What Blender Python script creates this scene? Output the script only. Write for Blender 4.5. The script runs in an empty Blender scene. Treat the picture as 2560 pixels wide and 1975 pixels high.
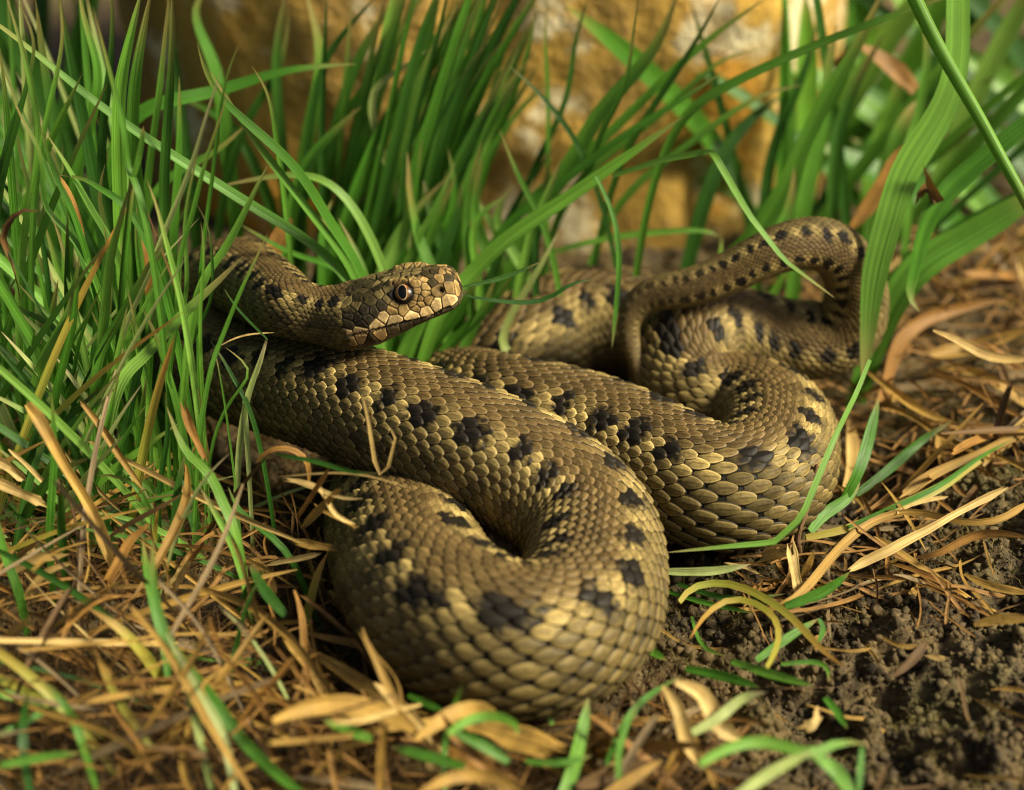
import bpy, math, random
import numpy as np
from mathutils import Vector

# ------------------------------------------------------------------ camera, sky, sun, exposure
# All lengths below are written in centimetres and scaled to metres when a mesh is made.
CM = 0.01
DIST, FRAME_W, PITCH = 45.0, 22.0, math.radians(30.0)
TARGET = np.array([0.0, 0.0, 1.2])
FWD = np.array([0.0, math.cos(PITCH), -math.sin(PITCH)])
UPV = np.array([0.0, math.sin(PITCH), math.cos(PITCH)])
CAM = TARGET - FWD * DIST
HALF = (FRAME_W / 2) / DIST

scene = bpy.context.scene
col = bpy.data.collections.new("place")
scene.collection.children.link(col)

cam_data = bpy.data.cameras.new("camera")
cam_data.sensor_width = 36.0
cam_data.lens = 36.0 * DIST / FRAME_W
cam_data.clip_start = 0.01
cam_data.clip_end = 100.0
cam = bpy.data.objects.new("camera", cam_data)
cam.location = Vector(CAM * CM)
cam.rotation_euler = (math.pi / 2 - PITCH, 0, 0)
col.objects.link(cam)
scene.camera = cam
cam_data.dof.use_dof = True
cam_data.dof.focus_distance = 41.0 * CM
cam_data.dof.aperture_fstop = 9.5
cam_data.dof.aperture_blades = 0

SUN_TO = np.array([0.76, -0.17, 0.63]); SUN_TO /= np.linalg.norm(SUN_TO)
world = bpy.data.worlds.new("World")
scene.world = world
world.use_nodes = True
wn = world.node_tree
wn.nodes.clear()
sky = wn.nodes.new("ShaderNodeTexSky")
sky.sky_type = 'NISHITA'
sky.sun_disc = False
sky.dust_density = 6.0
sky.air_density = 0.8
sky.ozone_density = 0.5
sky.sun_elevation = math.asin(SUN_TO[2])
sky.sun_rotation = math.atan2(SUN_TO[0], SUN_TO[1])
bg = wn.nodes.new("ShaderNodeBackground")
bg.inputs["Strength"].default_value = 0.055
wo = wn.nodes.new("ShaderNodeOutputWorld")
wn.links.new(sky.outputs[0], bg.inputs[0])
wn.links.new(bg.outputs[0], wo.inputs[0])

sun_data = bpy.data.lights.new("sun", 'SUN')
sun_data.energy = 5.0
sun_data.angle = math.radians(14.0)
sun_data.color = (1.0, 0.91, 0.66)
sun = bpy.data.objects.new("sun", sun_data)
sun.rotation_euler = Vector(-SUN_TO).to_track_quat('-Z', 'Y').to_euler()
sun.location = Vector(SUN_TO * 2.0)
col.objects.link(sun)

scene.view_settings.view_transform = 'Standard'
scene.view_settings.look = 'None'
scene.view_settings.exposure = 0.74
scene.view_settings.gamma = 1.0
scene.render.engine = 'CYCLES'
scene.cycles.use_denoising = True
scene.cycles.filter_width = 1.1
scene.cycles.max_bounces = 6
scene.cycles.diffuse_bounces = 2
scene.cycles.glossy_bounces = 2
scene.cycles.transmission_bounces = 3
scene.cycles.transparent_max_bounces = 4

random.seed(7)
rng = np.random.default_rng(11)

# ------------------------------------------------------------------ geometry helpers
def ray(px, py):
    """direction from the camera through a point of the 2560 x 1975 photograph"""
    x = (px - 1280.0) / 1280.0 * HALF
    y = -(py - 987.5) / 1280.0 * HALF
    return FWD + np.array([1.0, 0, 0]) * x + UPV * y

def at_z(px, py, z):
    d = ray(px, py)
    return CAM + d * ((z - CAM[2]) / d[2])

def at_y(px, py, y):
    d = ray(px, py)
    return CAM + d * ((y - CAM[1]) / d[1])

def project(p):
    p = np.asarray(p, float) - CAM
    dep = p @ FWD
    return np.stack([1280 + p[..., 0] / dep / HALF * 1280,
                     987.5 - (p @ UPV) / dep / HALF * 1280, dep], -1)

def vnoise(p, seed=0):
    """value noise in 3-D for an (N,3) array, range 0..1"""
    p = np.asarray(p, float)
    i = np.floor(p).astype(np.int64); f = p - i
    f = f * f * (3 - 2 * f)
    def h(ix, iy, iz):
        n = (ix * 374761393 + iy * 668265263 + iz * 2147483647 + seed * 974711) & 0xffffffff
        n = ((n ^ (n >> 13)) * 1274126177) & 0xffffffff
        n = ((n ^ (n >> 16)) * 2246822519) & 0xffffffff
        return ((n ^ (n >> 15)) & 0xffff) / 65535.0
    out = 0
    for a in (0, 1):
        for b in (0, 1):
            for c in (0, 1):
                w = (f[:, 0] if a else 1 - f[:, 0]) * (f[:, 1] if b else 1 - f[:, 1]) * (f[:, 2] if c else 1 - f[:, 2])
                out = out + w * h(i[:, 0] + a, i[:, 1] + b, i[:, 2] + c)
    return out

def fbm(p, octaves=4, seed=0):
    p = np.asarray(p, float); a, s, t = 1.0, 0.0, 0.0
    for k in range(octaves):
        s = s + a * vnoise(p, seed + k); t += a; a *= 0.5; p = p * 2.03 + 17.3
    return s / t

def spline(pts, n, closed=False):
    """natural cubic spline through pts (any dimension), n samples evenly by chord"""
    pts = np.asarray(pts, float)
    if len(pts) == 2:
        t = np.linspace(0, 1, n)[:, None]
        return pts[0] * (1 - t) + pts[1] * t
    d = np.maximum(np.linalg.norm(np.diff(pts[:, :3], axis=0), axis=1), 1e-6) ** 0.75
    u = np.concatenate([[0], np.cumsum(d)])
    m = len(pts)
    A = np.zeros((m, m)); B = np.zeros_like(pts)
    A[0, 0] = A[-1, -1] = 1
    for i in range(1, m - 1):
        A[i, i - 1], A[i, i], A[i, i + 1] = d[i - 1], 2 * (d[i - 1] + d[i]), d[i]
        B[i] = 6 * ((pts[i + 1] - pts[i]) / d[i] - (pts[i] - pts[i - 1]) / d[i - 1])
    M = np.linalg.solve(A, B)
    t = np.linspace(0, u[-1], n)
    k = np.clip(np.searchsorted(u, t, side='right') - 1, 0, m - 2)
    h = d[k][:, None]
    a = (u[k + 1] - t)[:, None]; b = (t - u[k])[:, None]
    return (M[k] * a ** 3 + M[k + 1] * b ** 3) / (6 * h) + (pts[k] / h - M[k] * h / 6) * a + (pts[k + 1] / h - M[k + 1] * h / 6) * b

def polyline(pts, n):
    """evenly spaced samples on the straight segments (for kinked blades)"""
    pts = np.asarray(pts, float)
    d = np.linalg.norm(np.diff(pts, axis=0), axis=1)
    u = np.concatenate([[0], np.cumsum(d)]); t = np.linspace(0, u[-1], n)
    return np.stack([np.interp(t, u, pts[:, k]) for k in range(pts.shape[1])], -1)

def mesh_object(name, verts, faces, mat, parent=None, origin=(0, 0, 0), colors=None, uv=None, smooth=True):
    """verts in cm, world space; origin in cm"""
    me = bpy.data.meshes.new(name)
    v = (np.asarray(verts, float) - np.asarray(origin, float)) * CM
    if isinstance(faces, np.ndarray):
        k = faces.shape[1]
        me.vertices.add(len(v)); me.vertices.foreach_set("co", v.ravel())
        me.loops.add(faces.size); me.loops.foreach_set("vertex_index", faces.ravel().astype(np.int32))
        me.polygons.add(len(faces)); me.polygons.foreach_set("loop_start", np.arange(0, faces.size, k, dtype=np.int32))
        me.update(calc_edges=True)
    else:
        me.from_pydata([tuple(q) for q in v], [], faces)
    if smooth:
        me.polygons.foreach_set("use_smooth", np.ones(len(me.polygons), dtype=bool))
    li = None
    if uv is not None:
        li = np.empty(len(me.loops), dtype=np.int32); me.loops.foreach_get("vertex_index", li)
        lay = me.uv_layers.new(name="UVMap")
        lay.data.foreach_set("uv", np.asarray(uv, np.float32)[li].ravel())
    if colors is not None:
        ca = me.color_attributes.new("tint", 'FLOAT_COLOR', 'POINT')
        c = np.ones((len(v), 4), np.float32); c[:, :3] = colors
        ca.data.foreach_set("color", c.ravel())
    me.materials.append(mat)
    me.validate(); me.update()
    o = bpy.data.objects.new(name, me)
    col.objects.link(o)
    if parent is not None:
        o.parent = parent
    else:
        o.location = Vector(np.asarray(origin, float) * CM)
    return o

def tag(o, label=None, category=None, group=None, kind=None):
    if label: o["label"] = label
    if category: o["category"] = category
    if group: o["group"] = group
    if kind: o["kind"] = kind
    return o

def thing(name, label, category, loc=(0, 0, 0), group=None):
    o = bpy.data.objects.new(name, None)
    o.empty_display_size = 0.005
    o.location = Vector(np.asarray(loc, float) * CM)
    col.objects.link(o)
    return tag(o, label, category, group)

def grid_faces(nu, nv, wrap=False):
    i = np.arange(nu - 1)[:, None]; j = np.arange(nv if wrap else nv - 1)[None, :]
    j2 = (j + 1) % nv
    a = i * nv + j; b = i * nv + j2; c = (i + 1) * nv + j2; d = (i + 1) * nv + j
    return np.stack([a, b, c, d], -1).reshape(-1, 4)

# ------------------------------------------------------------------ materials
def new_mat(name):
    m = bpy.data.materials.new(name); m.use_nodes = True
    nt = m.node_tree; nt.nodes.clear()
    return m, nt, nt.nodes, nt.links

def node(nt, kind, **kw):
    n = nt.nodes.new(kind)
    for k, v in kw.items():
        setattr(n, k, v)
    return n

def mix_rgb(nt, fac, a, b, blend='MIX'):
    n = nt.nodes.new("ShaderNodeMix"); n.data_type = 'RGBA'; n.blend_type = blend
    for s, v in ((n.inputs[0], fac), (n.inputs[6], a), (n.inputs[7], b)):
        if hasattr(v, "is_output") or isinstance(v, bpy.types.NodeSocket):
            nt.links.new(v, s)
        else:
            s.default_value = v if not isinstance(v, tuple) else (*v, 1.0)
    return n.outputs[2]

def mathn(nt, op, a, b=None, c=None):
    n = nt.nodes.new("ShaderNodeMath"); n.operation = op
    for s, v in zip(n.inputs, (a, b, c)):
        if v is None: continue
        if isinstance(v, bpy.types.NodeSocket): nt.links.new(v, s)
        else: s.default_value = v
    return n.outputs[0]

def maprange(nt, v, a, b, c=0.0, d=1.0):
    n = nt.nodes.new("ShaderNodeMapRange"); n.interpolation_type = 'SMOOTHSTEP'
    nt.links.new(v, n.inputs[0])
    n.inputs[1].default_value, n.inputs[2].default_value, n.inputs[3].default_value, n.inputs[4].default_value = a, b, c, d
    return n.outputs[0]

def noise_tex(nt, vec, scale, detail=3.0, rough=0.55, w=None):
    n = nt.nodes.new("ShaderNodeTexNoise")
    n.inputs["Scale"].default_value = scale; n.inputs["Detail"].default_value = detail; n.inputs["Roughness"].default_value = rough
    if vec is not None: nt.links.new(vec, n.inputs["Vector"])
    return n.outputs["Fac"]

def leaf_mat(name, c1, c2, tip=None, trans=0.35, rough=0.42, streak=0.35, blotch=None, tip_from=0.85):
    """grass and straw: two tones picked per blade, veins along the blade, dry tip, light passing through"""
    m, nt, N, L = new_mat(name)
    info = node(nt, "ShaderNodeObjectInfo")
    uv = node(nt, "ShaderNodeUVMap")
    sep = node(nt, "ShaderNodeSeparateXYZ"); L.new(uv.outputs[0], sep.inputs[0])
    base = mix_rgb(nt, info.outputs["Random"], c1, c2)
    # long veins
    comb = node(nt, "ShaderNodeCombineXYZ")
    L.new(mathn(nt, 'MULTIPLY', sep.outputs[0], 9.0), comb.inputs[0])
    L.new(mathn(nt, 'MULTIPLY', sep.outputs[1], 1.3), comb.inputs[1])
    L.new(mathn(nt, 'MULTIPLY', info.outputs["Random"], 50.0), comb.inputs[2])
    v = noise_tex(nt, comb.outputs[0], 1.0, 2.0)
    dark = mix_rgb(nt, 1.0, base, (0.55, 0.55, 0.5), 'MULTIPLY')
    light = mix_rgb(nt, 1.0, base, (1.45, 1.35, 1.3), 'MULTIPLY')
    tone = mix_rgb(nt, maprange(nt, v, 0.3, 0.7), dark, light)
    c = mix_rgb(nt, streak, base, tone)
    # uneven tone along the blade
    comb2 = node(nt, "ShaderNodeCombineXYZ")
    L.new(mathn(nt, 'MULTIPLY', sep.outputs[1], 5.0), comb2.inputs[0])
    L.new(mathn(nt, 'MULTIPLY', info.outputs["Random"], 91.0), comb2.inputs[1])
    v2 = noise_tex(nt, comb2.outputs[0], 1.0, 2.0)
    c = mix_rgb(nt, maprange(nt, v2, 0.35, 0.75, 0.0, 0.55), c, blotch if blotch else dark)
    if tip:
        c = mix_rgb(nt, maprange(nt, mathn(nt, 'ADD', sep.outputs[1], mathn(nt, 'MULTIPLY', info.outputs["Random"], 0.14)), tip_from, 1.08), c, tip)
    bs = node(nt, "ShaderNodeBsdfPrincipled")
    L.new(c, bs.inputs["Base Color"])
    bs.inputs["Roughness"].default_value = rough
    bs.inputs["Specular IOR Level"].default_value = 0.35
    tr = node(nt, "ShaderNodeBsdfTranslucent"); L.new(c, tr.inputs[0])
    bump = node(nt, "ShaderNodeBump"); bump.inputs["Strength"].default_value = 0.65; bump.inputs["Distance"].default_value = 0.0003
    L.new(v, bump.inputs["Height"]); L.new(bump.outputs[0], bs.inputs["Normal"])
    mx = node(nt, "ShaderNodeMixShader"); mx.inputs[0].default_value = trans
    L.new(bs.outputs[0], mx.inputs[1]); L.new(tr.outputs[0], mx.inputs[2])
    out = node(nt, "ShaderNodeOutputMaterial"); L.new(mx.outputs[0], out.inputs[0])
    return m

M = {}
M['fresh'] = leaf_mat("grass_fresh", (0.145, 0.37, 0.036), (0.22, 0.43, 0.075), tip=(0.36, 0.30, 0.10), streak=0.7, trans=0.42)
M['green'] = leaf_mat("grass_green", (0.066, 0.225, 0.018), (0.125, 0.315, 0.038), tip=(0.30, 0.25, 0.07), streak=0.7, trans=0.42)
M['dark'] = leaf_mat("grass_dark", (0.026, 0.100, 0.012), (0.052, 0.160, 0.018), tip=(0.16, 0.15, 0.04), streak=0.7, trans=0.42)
M['pale'] = leaf_mat("grass_pale", (0.36, 0.47, 0.13), (0.42, 0.50, 0.19), tip=(0.50, 0.42, 0.22), streak=0.5)
M['yellow'] = leaf_mat("grass_yellowing", (0.36, 0.33, 0.04), (0.30, 0.33, 0.045), tip=(0.45, 0.24, 0.05), blotch=(0.42, 0.26, 0.05), tip_from=0.6)
M['straw'] = leaf_mat("straw", (0.44, 0.280, 0.060), (0.25, 0.150, 0.029), trans=0.2, rough=0.6, streak=0.75, blotch=(0.13, 0.075, 0.018))
M['straw_pale'] = leaf_mat("straw_pale", (0.58, 0.44, 0.170), (0.46, 0.32, 0.105), trans=0.2, rough=0.6, streak=0.75, blotch=(0.26, 0.165, 0.05))
M['brown'] = leaf_mat("dead_leaf", (0.16, 0.088, 0.022), (0.10, 0.055, 0.016), trans=0.15, rough=0.65, streak=0.7, blotch=(0.055, 0.030, 0.011))
M['orange'] = leaf_mat("dead_leaf_orange", (0.34, 0.180, 0.036), (0.24, 0.120, 0.024), trans=0.2, rough=0.6, streak=0.6, blotch=(0.14, 0.068, 0.016))
M['twig'] = leaf_mat("twig_bark", (0.16, 0.085, 0.035), (0.12, 0.065, 0.03), trans=0.02, rough=0.8, streak=0.7)

def soil_mat():
    m, nt, N, L = new_mat("soil")
    tc = node(nt, "ShaderNodeTexCoord")
    n1 = noise_tex(nt, tc.outputs["Object"], 90.0, 6.0, 0.7)
    n2 = noise_tex(nt, tc.outputs["Object"], 700.0, 4.0, 0.7)
    n3 = noise_tex(nt, tc.outputs["Object"], 28.0, 3.0, 0.6)
    c = mix_rgb(nt, maprange(nt, n1, 0.35, 0.68), (0.028, 0.018, 0.006), (0.125, 0.082, 0.026))
    c = mix_rgb(nt, maprange(nt, n2, 0.5, 0.72, 0.0, 0.7), c, (0.19, 0.127, 0.042))
    c = mix_rgb(nt, maprange(nt, n3, 0.54, 0.72, 0.0, 0.6), c, (0.11, 0.10, 0.024))
    bs = node(nt, "ShaderNodeBsdfPrincipled"); L.new(c, bs.inputs["Base Color"])
    bs.inputs["Roughness"].default_value = 0.82
    b = node(nt, "ShaderNodeBump"); b.inputs["Strength"].default_value = 0.9; b.inputs["Distance"].default_value = 0.0008
    L.new(n2, b.inputs["Height"]); L.new(b.outputs[0], bs.inputs["Normal"])
    o = node(nt, "ShaderNodeOutputMaterial"); L.new(bs.outputs[0], o.inputs[0])
    return m
M['soil'] = soil_mat()

def rock_mat():
    m, nt, N, L = new_mat("lichen_rock")
    tc = node(nt, "ShaderNodeTexCoord")
    n1 = noise_tex(nt, tc.outputs["Object"], 26.0, 5.0, 0.6)
    n2 = noise_tex(nt, tc.outputs["Object"], 38.0, 5.0, 0.62)
    n3 = noise_tex(nt, tc.outputs["Object"], 160.0, 5.0, 0.65)
    vm = node(nt, "ShaderNodeVectorMath"); vm.operation = 'ADD'; L.new(tc.outputs["Object"], vm.inputs[0]); vm.inputs[1].default_value = (0.4, 0.9, 1.7)
    n4 = noise_tex(nt, vm.outputs[0], 20.0, 4.0, 0.55)
    c = mix_rgb(nt, maprange(nt, n1, 0.34, 0.66), (0.27, 0.165, 0.032), (0.50, 0.300, 0.048))
    c = mix_rgb(nt, maprange(nt, n3, 0.52, 0.72, 0.0, 0.55), c, (0.24, 0.145, 0.05))
    c = mix_rgb(nt, maprange(nt, n2, 0.53, 0.63), c, (0.62, 0.53, 0.33))
    c = mix_rgb(nt, maprange(nt, n4, 0.57, 0.65), c, (0.50, 0.240, 0.022))
    bs = node(nt, "ShaderNodeBsdfPrincipled"); L.new(c, bs.inputs["Base Color"])
    bs.inputs["Roughness"].default_value = 0.85
    b = node(nt, "ShaderNodeBump"); b.inputs["Strength"].default_value = 0.8; b.inputs["Distance"].default_value = 0.003
    L.new(n3, b.inputs["Height"]); L.new(b.outputs[0], bs.inputs["Normal"])
    o = node(nt, "ShaderNodeOutputMaterial"); L.new(bs.outputs[0], o.inputs[0])
    return m
M['rock'] = rock_mat()

def tint_mat(name, rough=0.42, spec=0.45, coat=0.0, grain=0.35, gscale=900.0):
    m, nt, N, L = new_mat(name)
    at = node(nt, "ShaderNodeAttribute"); at.attribute_name = "tint"
    tc = node(nt, "ShaderNodeTexCoord")
    n = noise_tex(nt, tc.outputs["Object"], gscale, 4.0, 0.65)
    c = mix_rgb(nt, maprange(nt, n, 0.35, 0.7, 0.0, grain), at.outputs["Color"], mix_rgb(nt, 1.0, at.outputs["Color"], (0.35, 0.33, 0.30), 'MULTIPLY'))
    bs = node(nt, "ShaderNodeBsdfPrincipled"); L.new(c, bs.inputs["Base Color"])
    bs.inputs["Roughness"].default_value = rough
    bs.inputs["Specular IOR Level"].default_value = spec
    bs.inputs["Coat Weight"].default_value = coat
    bs.inputs["Coat Roughness"].default_value = 0.03
    b = node(nt, "ShaderNodeBump"); b.inputs["Strength"].default_value = 0.25; b.inputs["Distance"].default_value = 0.0002
    L.new(n, b.inputs["Height"]); L.new(b.outputs[0], bs.inputs["Normal"])
    o = node(nt, "ShaderNodeOutputMaterial"); L.new(bs.outputs[0], o.inputs[0])
    return m
def snake_mat():
    """tint per scale from the mesh; the pale margin, dark outline and keel line follow each scale's own shape (UV)"""
    m, nt, N, L = new_mat("snake_skin")
    at = node(nt, "ShaderNodeAttribute"); at.attribute_name = "tint"
    uv = node(nt, "ShaderNodeUVMap"); sep = node(nt, "ShaderNodeSeparateXYZ"); L.new(uv.outputs[0], sep.inputs[0])
    tc = node(nt, "ShaderNodeTexCoord")
    across = mathn(nt, 'ABSOLUTE', mathn(nt, 'MULTIPLY_ADD', sep.outputs[0], 2.0, -1.0))
    along = sep.outputs[1]
    on = mathn(nt, 'GREATER_THAN', along, -0.5)
    n1 = noise_tex(nt, tc.outputs["Object"], 1300.0, 4.0, 0.7)
    n2 = noise_tex(nt, tc.outputs["Object"], 260.0, 3.0, 0.6)
    col_ = at.outputs["Color"]
    c = mix_rgb(nt, maprange(nt, n1, 0.36, 0.66, 0.0, 0.55), col_, mix_rgb(nt, 1.0, col_, (0.36, 0.34, 0.30), 'MULTIPLY'))
    c = mix_rgb(nt, maprange(nt, n2, 0.50, 0.70, 0.0, 0.45), c, mix_rgb(nt, 1.0, col_, (0.55, 0.50, 0.42), 'MULTIPLY'))
    keel = mathn(nt, 'MULTIPLY', maprange(nt, across, 0.07, 0.15, 1.0, 0.0), mathn(nt, 'MULTIPLY', maprange(nt, along, 0.30, 0.40), maprange(nt, along, 0.86, 0.95, 1.0, 0.0)))
    keel = mathn(nt, 'MULTIPLY', mathn(nt, 'MULTIPLY', keel, on), 0.60)
    c = mix_rgb(nt, keel, c, mix_rgb(nt, 1.0, col_, (0.25, 0.22, 0.20), 'MULTIPLY'))
    edge = mathn(nt, 'MAXIMUM', across, maprange(nt, along, 0.80, 1.0, 0.0, 1.0))
    pale = mathn(nt, 'MULTIPLY', mathn(nt, 'MULTIPLY', maprange(nt, edge, 0.58, 0.68), maprange(nt, edge, 0.74, 0.80, 1.0, 0.0)), mathn(nt, 'MULTIPLY', on, 0.62))
    c = mix_rgb(nt, pale, c, mix_rgb(nt, 1.0, col_, (1.75, 1.75, 1.85), 'MULTIPLY'))
    rim = mathn(nt, 'MULTIPLY', maprange(nt, edge, 0.78, 0.88), mathn(nt, 'MULTIPLY', on, 0.94))
    c = mix_rgb(nt, rim, c, (0.010, 0.008, 0.005))
    bs = node(nt, "ShaderNodeBsdfPrincipled"); L.new(c, bs.inputs["Base Color"])
    L.new(maprange(nt, n2, 0.3, 0.7, 0.48, 0.68), bs.inputs["Roughness"])
    bs.inputs["Specular IOR Level"].default_value = 0.2
    b = node(nt, "ShaderNodeBump"); b.inputs["Strength"].default_value = 0.45; b.inputs["Distance"].default_value = 0.0002
    L.new(n1, b.inputs["Height"]); L.new(b.outputs[0], bs.inputs["Normal"])
    o = node(nt, "ShaderNodeOutputMaterial"); L.new(bs.outputs[0], o.inputs[0])
    return m
M['snake'] = snake_mat()
M['eye'] = tint_mat("snake_eye", rough=0.25, spec=0.3, coat=0.12, grain=0.3, gscale=2500.0)
M['pupil'] = tint_mat("snake_pupil", rough=0.30, spec=0.25, coat=0.0, grain=0.0)

# ------------------------------------------------------------------ ground
def ground_h(x, y):
    x = np.asarray(x, float); y = np.asarray(y, float)
    p = np.stack([x.ravel(), y.ravel(), np.zeros(x.size)], -1)
    near = np.exp(-((x / 40.0) ** 2 + (y / 45.0) ** 2))
    h = (fbm(p * 0.16, 3, 3) - 0.5) * 1.1
    lump = np.abs(fbm(p * 0.75, 4, 9) - 0.5)
    h = h.reshape(x.shape) + (0.22 - lump.reshape(x.shape) * 1.6) * 1.0
    h = h + (fbm(p * 2.6, 4, 21).reshape(x.shape) - 0.5) * 0.42
    bank = 1 / (1 + np.exp(-(x - 3.0) * 1.2)) / (1 + np.exp((y + 2.0) * 0.8))
    h = h + bank * (np.abs(fbm(p * 0.9 + 5.0, 4, 41).reshape(x.shape) - 0.5) * -3.0 + 0.30)
    # the hollow the snake lies in, the straw heap on one side of it and the soil bank on the other
    h = h - 0.25 * np.exp(-((x / 6.0) ** 2 + ((y + 3) / 6.5) ** 2))
    h = h + 0.5 * np.exp(-(((x + 9) / 4.0) ** 2 + ((y + 7) / 5.0) ** 2))
    h = h + 0.35 * np.exp(-(((x - 9) / 4.5) ** 2 + ((y + 5) / 6.0) ** 2))
    return h * near - 0.25

def axis(lo, hi, step, far):
    a = list(np.arange(lo, hi + step / 2, step)); s = step
    while a[-1] < far:
        s *= 1.35; a.append(a[-1] + s)
    s = step
    while a[0] > -far:
        s *= 1.35; a.insert(0, a[0] - s)
    return np.array(a)

gx, gy = axis(-13, 13, 0.09, 400), axis(-13.5, 12, 0.09, 400)
GX, GY = np.meshgrid(gx, gy, indexing='ij')
gv = np.stack([GX.ravel(), GY.ravel(), ground_h(GX, GY).ravel()], -1)
ground = mesh_object("ground", gv, grid_faces(len(gx), len(gy))[:, ::-1].copy(), M['soil'])
tag(ground, "dark crumbly soil ground under the snake and the grass", "ground", kind="structure")

# ------------------------------------------------------------------ rock behind
def make_rock(name, c, rad, label, seed, lobes=0.10, n=150):
    th = np.linspace(0, math.pi, n); ph = np.linspace(0, 2 * math.pi, n * 2, endpoint=False)
    T, P_ = np.meshgrid(th, ph, indexing='ij')
    d = np.stack([np.sin(T) * np.cos(P_), np.sin(T) * np.sin(P_), np.cos(T)], -1).reshape(-1, 3)
    sq = (np.abs(d) ** 3.0).sum(1) ** (-1 / 3.0)          # blocky boulder
    k = sq * (1 + lobes * (fbm(d * 2.2 + seed, 4, seed) - 0.5) * 2 + 0.020 * (fbm(d * 9 + seed, 3, seed + 5) - 0.5) * 2)
    v = d * k[:, None] * np.array(rad) + np.array(c)
    o = mesh_object(name, v, grid_faces(n, n * 2, True), M['rock'], origin=(c[0], c[1], -1.0))
    return tag(o, label, "rock")
make_rock("lichen_rock", (-0.5, 17.6, 3.0), (9.6, 8.0, 13.0), "ochre boulder with orange and cream lichen standing behind the snake", 4)

# ------------------------------------------------------------------ the snake
# centre line from the snout to the tail tip: image point, height above the ground ('z') or depth ('y'), body radius
LINE = [
    ('y', 1152, 716, -2.45, 0.30), ('y', 1100, 729, -2.42, 0.46), ('y', 1020, 748, -2.35, 0.50), ('y', 930, 772, -2.25, 0.55),
    ('y', 860, 788, -2.15, 0.56), ('y', 795, 790, -2.0, 0.57), ('y', 738, 778, -1.8, 0.63), ('z', 690, 752, 3.9, 0.72),
    ('z', 634, 716, 3.45, 0.82), ('z', 565, 705, 3.0, 0.92), ('z', 512, 755, 2.5, 0.97), ('z', 500, 850, 2.0, 1.02), ('z', 570, 930, 1.95, 1.06),
    ('z', 676, 960, 2.05, 1.10), ('z', 790, 988, 2.25, 1.15), ('z', 938, 1034, 2.4, 1.20), ('z', 1175, 1126, 2.3, 1.24), ('z', 1345, 1212, 1.95, 1.26),
    ('z', 1464, 1316, 1.6, 1.24), ('z', 1486, 1446, 1.35, 1.26), ('z', 1432, 1564, 1.3, 1.33), ('z', 1308, 1610, 1.3, 1.39), ('z', 1170, 1574, 1.3, 1.43),
    ('z', 1072, 1496, 1.25, 1.41), ('z', 1020, 1396, 1.0, 1.38), ('z', 996, 1304, 0.45, 1.36), ('z', 1010, 1208, -0.35, 1.36), ('z', 1050, 1110, -0.7, 1.36), ('z', 1165, 1020, -0.4, 1.36),
    ('z', 1275, 925, 0.45, 1.36), ('z', 1380, 845, 0.8, 1.33), ('z', 1520, 812, 0.9, 1.30), ('z', 1640, 850, 0.5, 1.30), ('z', 1650, 950, -0.9, 1.30),
    ('z', 1540, 1040, -1.9, 1.30), ('z', 1330, 1060, -2.2, 1.30), ('z', 1150, 1050, -1.4, 1.30), ('z', 1130, 1020, -0.1, 1.30), ('z', 1260, 1048, 1.15, 1.32),
    ('z', 1460, 1098, 1.25, 1.33), ('z', 1650, 1178, 1.25, 1.31), ('z', 1800, 1228, 1.25, 1.28), ('z', 1895, 1205, 1.22, 1.25), ('z', 1942, 1125, 1.15, 1.20),
    ('z', 1915, 1050, 1.05, 1.16), ('z', 1835, 1015, 0.95, 1.12), ('z', 1765, 1000, 1.0, 1.12), ('z', 1715, 950, 1.25, 1.12), ('z', 1718, 875, 1.7, 1.10),
    ('z', 1785, 832, 1.8, 1.02), ('z', 1890, 838, 1.6, 0.90), ('z', 2010, 852, 1.5, 0.82), ('z', 2105, 828, 1.75, 0.76), ('z', 2140, 755, 2.5, 0.66),
    ('z', 2124, 670, 3.4, 0.58), ('z', 2050, 610, 4.15, 0.53), ('z', 1945, 624, 4.15, 0.47), ('z', 1830, 678, 3.7, 0.42), ('z', 1705, 722, 3.3, 0.38),
    ('z', 1615, 745, 3.05, 0.32), ('z', 1574, 800, 2.6, 0.24), ('z', 1583, 880, 2.0, 0.18), ('z', 1606, 960, 1.45, 0.12), ('z', 1612, 1005, 1.1, 0.05),
]
ctrl = np.array([list((at_y if k == 'y' else at_z)(px, py, d)) + [r] for k, px, py, d, r in LINE])
raw = spline(ctrl, 6000)
arc = np.concatenate([[0], np.cumsum(np.linalg.norm(np.diff(raw[:, :3], axis=0), axis=1))])
SLEN = arc[-1]
NS = 3000
S = np.linspace(0, SLEN, NS)
CEN = np.stack([np.interp(S, arc, raw[:, k]) for k in range(3)], -1)
RAD = np.interp(S, arc, raw[:, 3])
for _ in range(220):                                  # soften the radius changes
    RAD[1:-1] = 0.25 * RAD[:-2] + 0.5 * RAD[1:-1] + 0.25 * RAD[2:]
TAN = np.gradient(CEN, axis=0); TAN /= np.linalg.norm(TAN, axis=1)[:, None]
UPS = np.zeros_like(CEN); u = np.array([0, 0, 1.0])
TAIL_FROM = arc[np.argmin(np.linalg.norm(raw[:, :3] - ctrl[49, :3], axis=1))]
for i in range(NS):
    t = TAN[i]
    u = u - t * (u @ t); u /= np.linalg.norm(u)
    k = np.clip((S[i] - TAIL_FROM + 1.0) / 3.5, 0, 1)       # the raised tail loop turns its back to the open side
    ref = np.array([0, 0, 1.0]) * (1 - k) + np.array([0.0, -0.9, 0.45]) * k
    g = ref - t * (t @ ref); hz = np.linalg.norm(g)
    u = u + g / max(hz, 1e-6) * 0.10 * hz ** 2 if hz > 0.2 else u
    u /= np.linalg.norm(u); UPS[i] = u
SID = np.cross(TAN, UPS)

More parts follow.
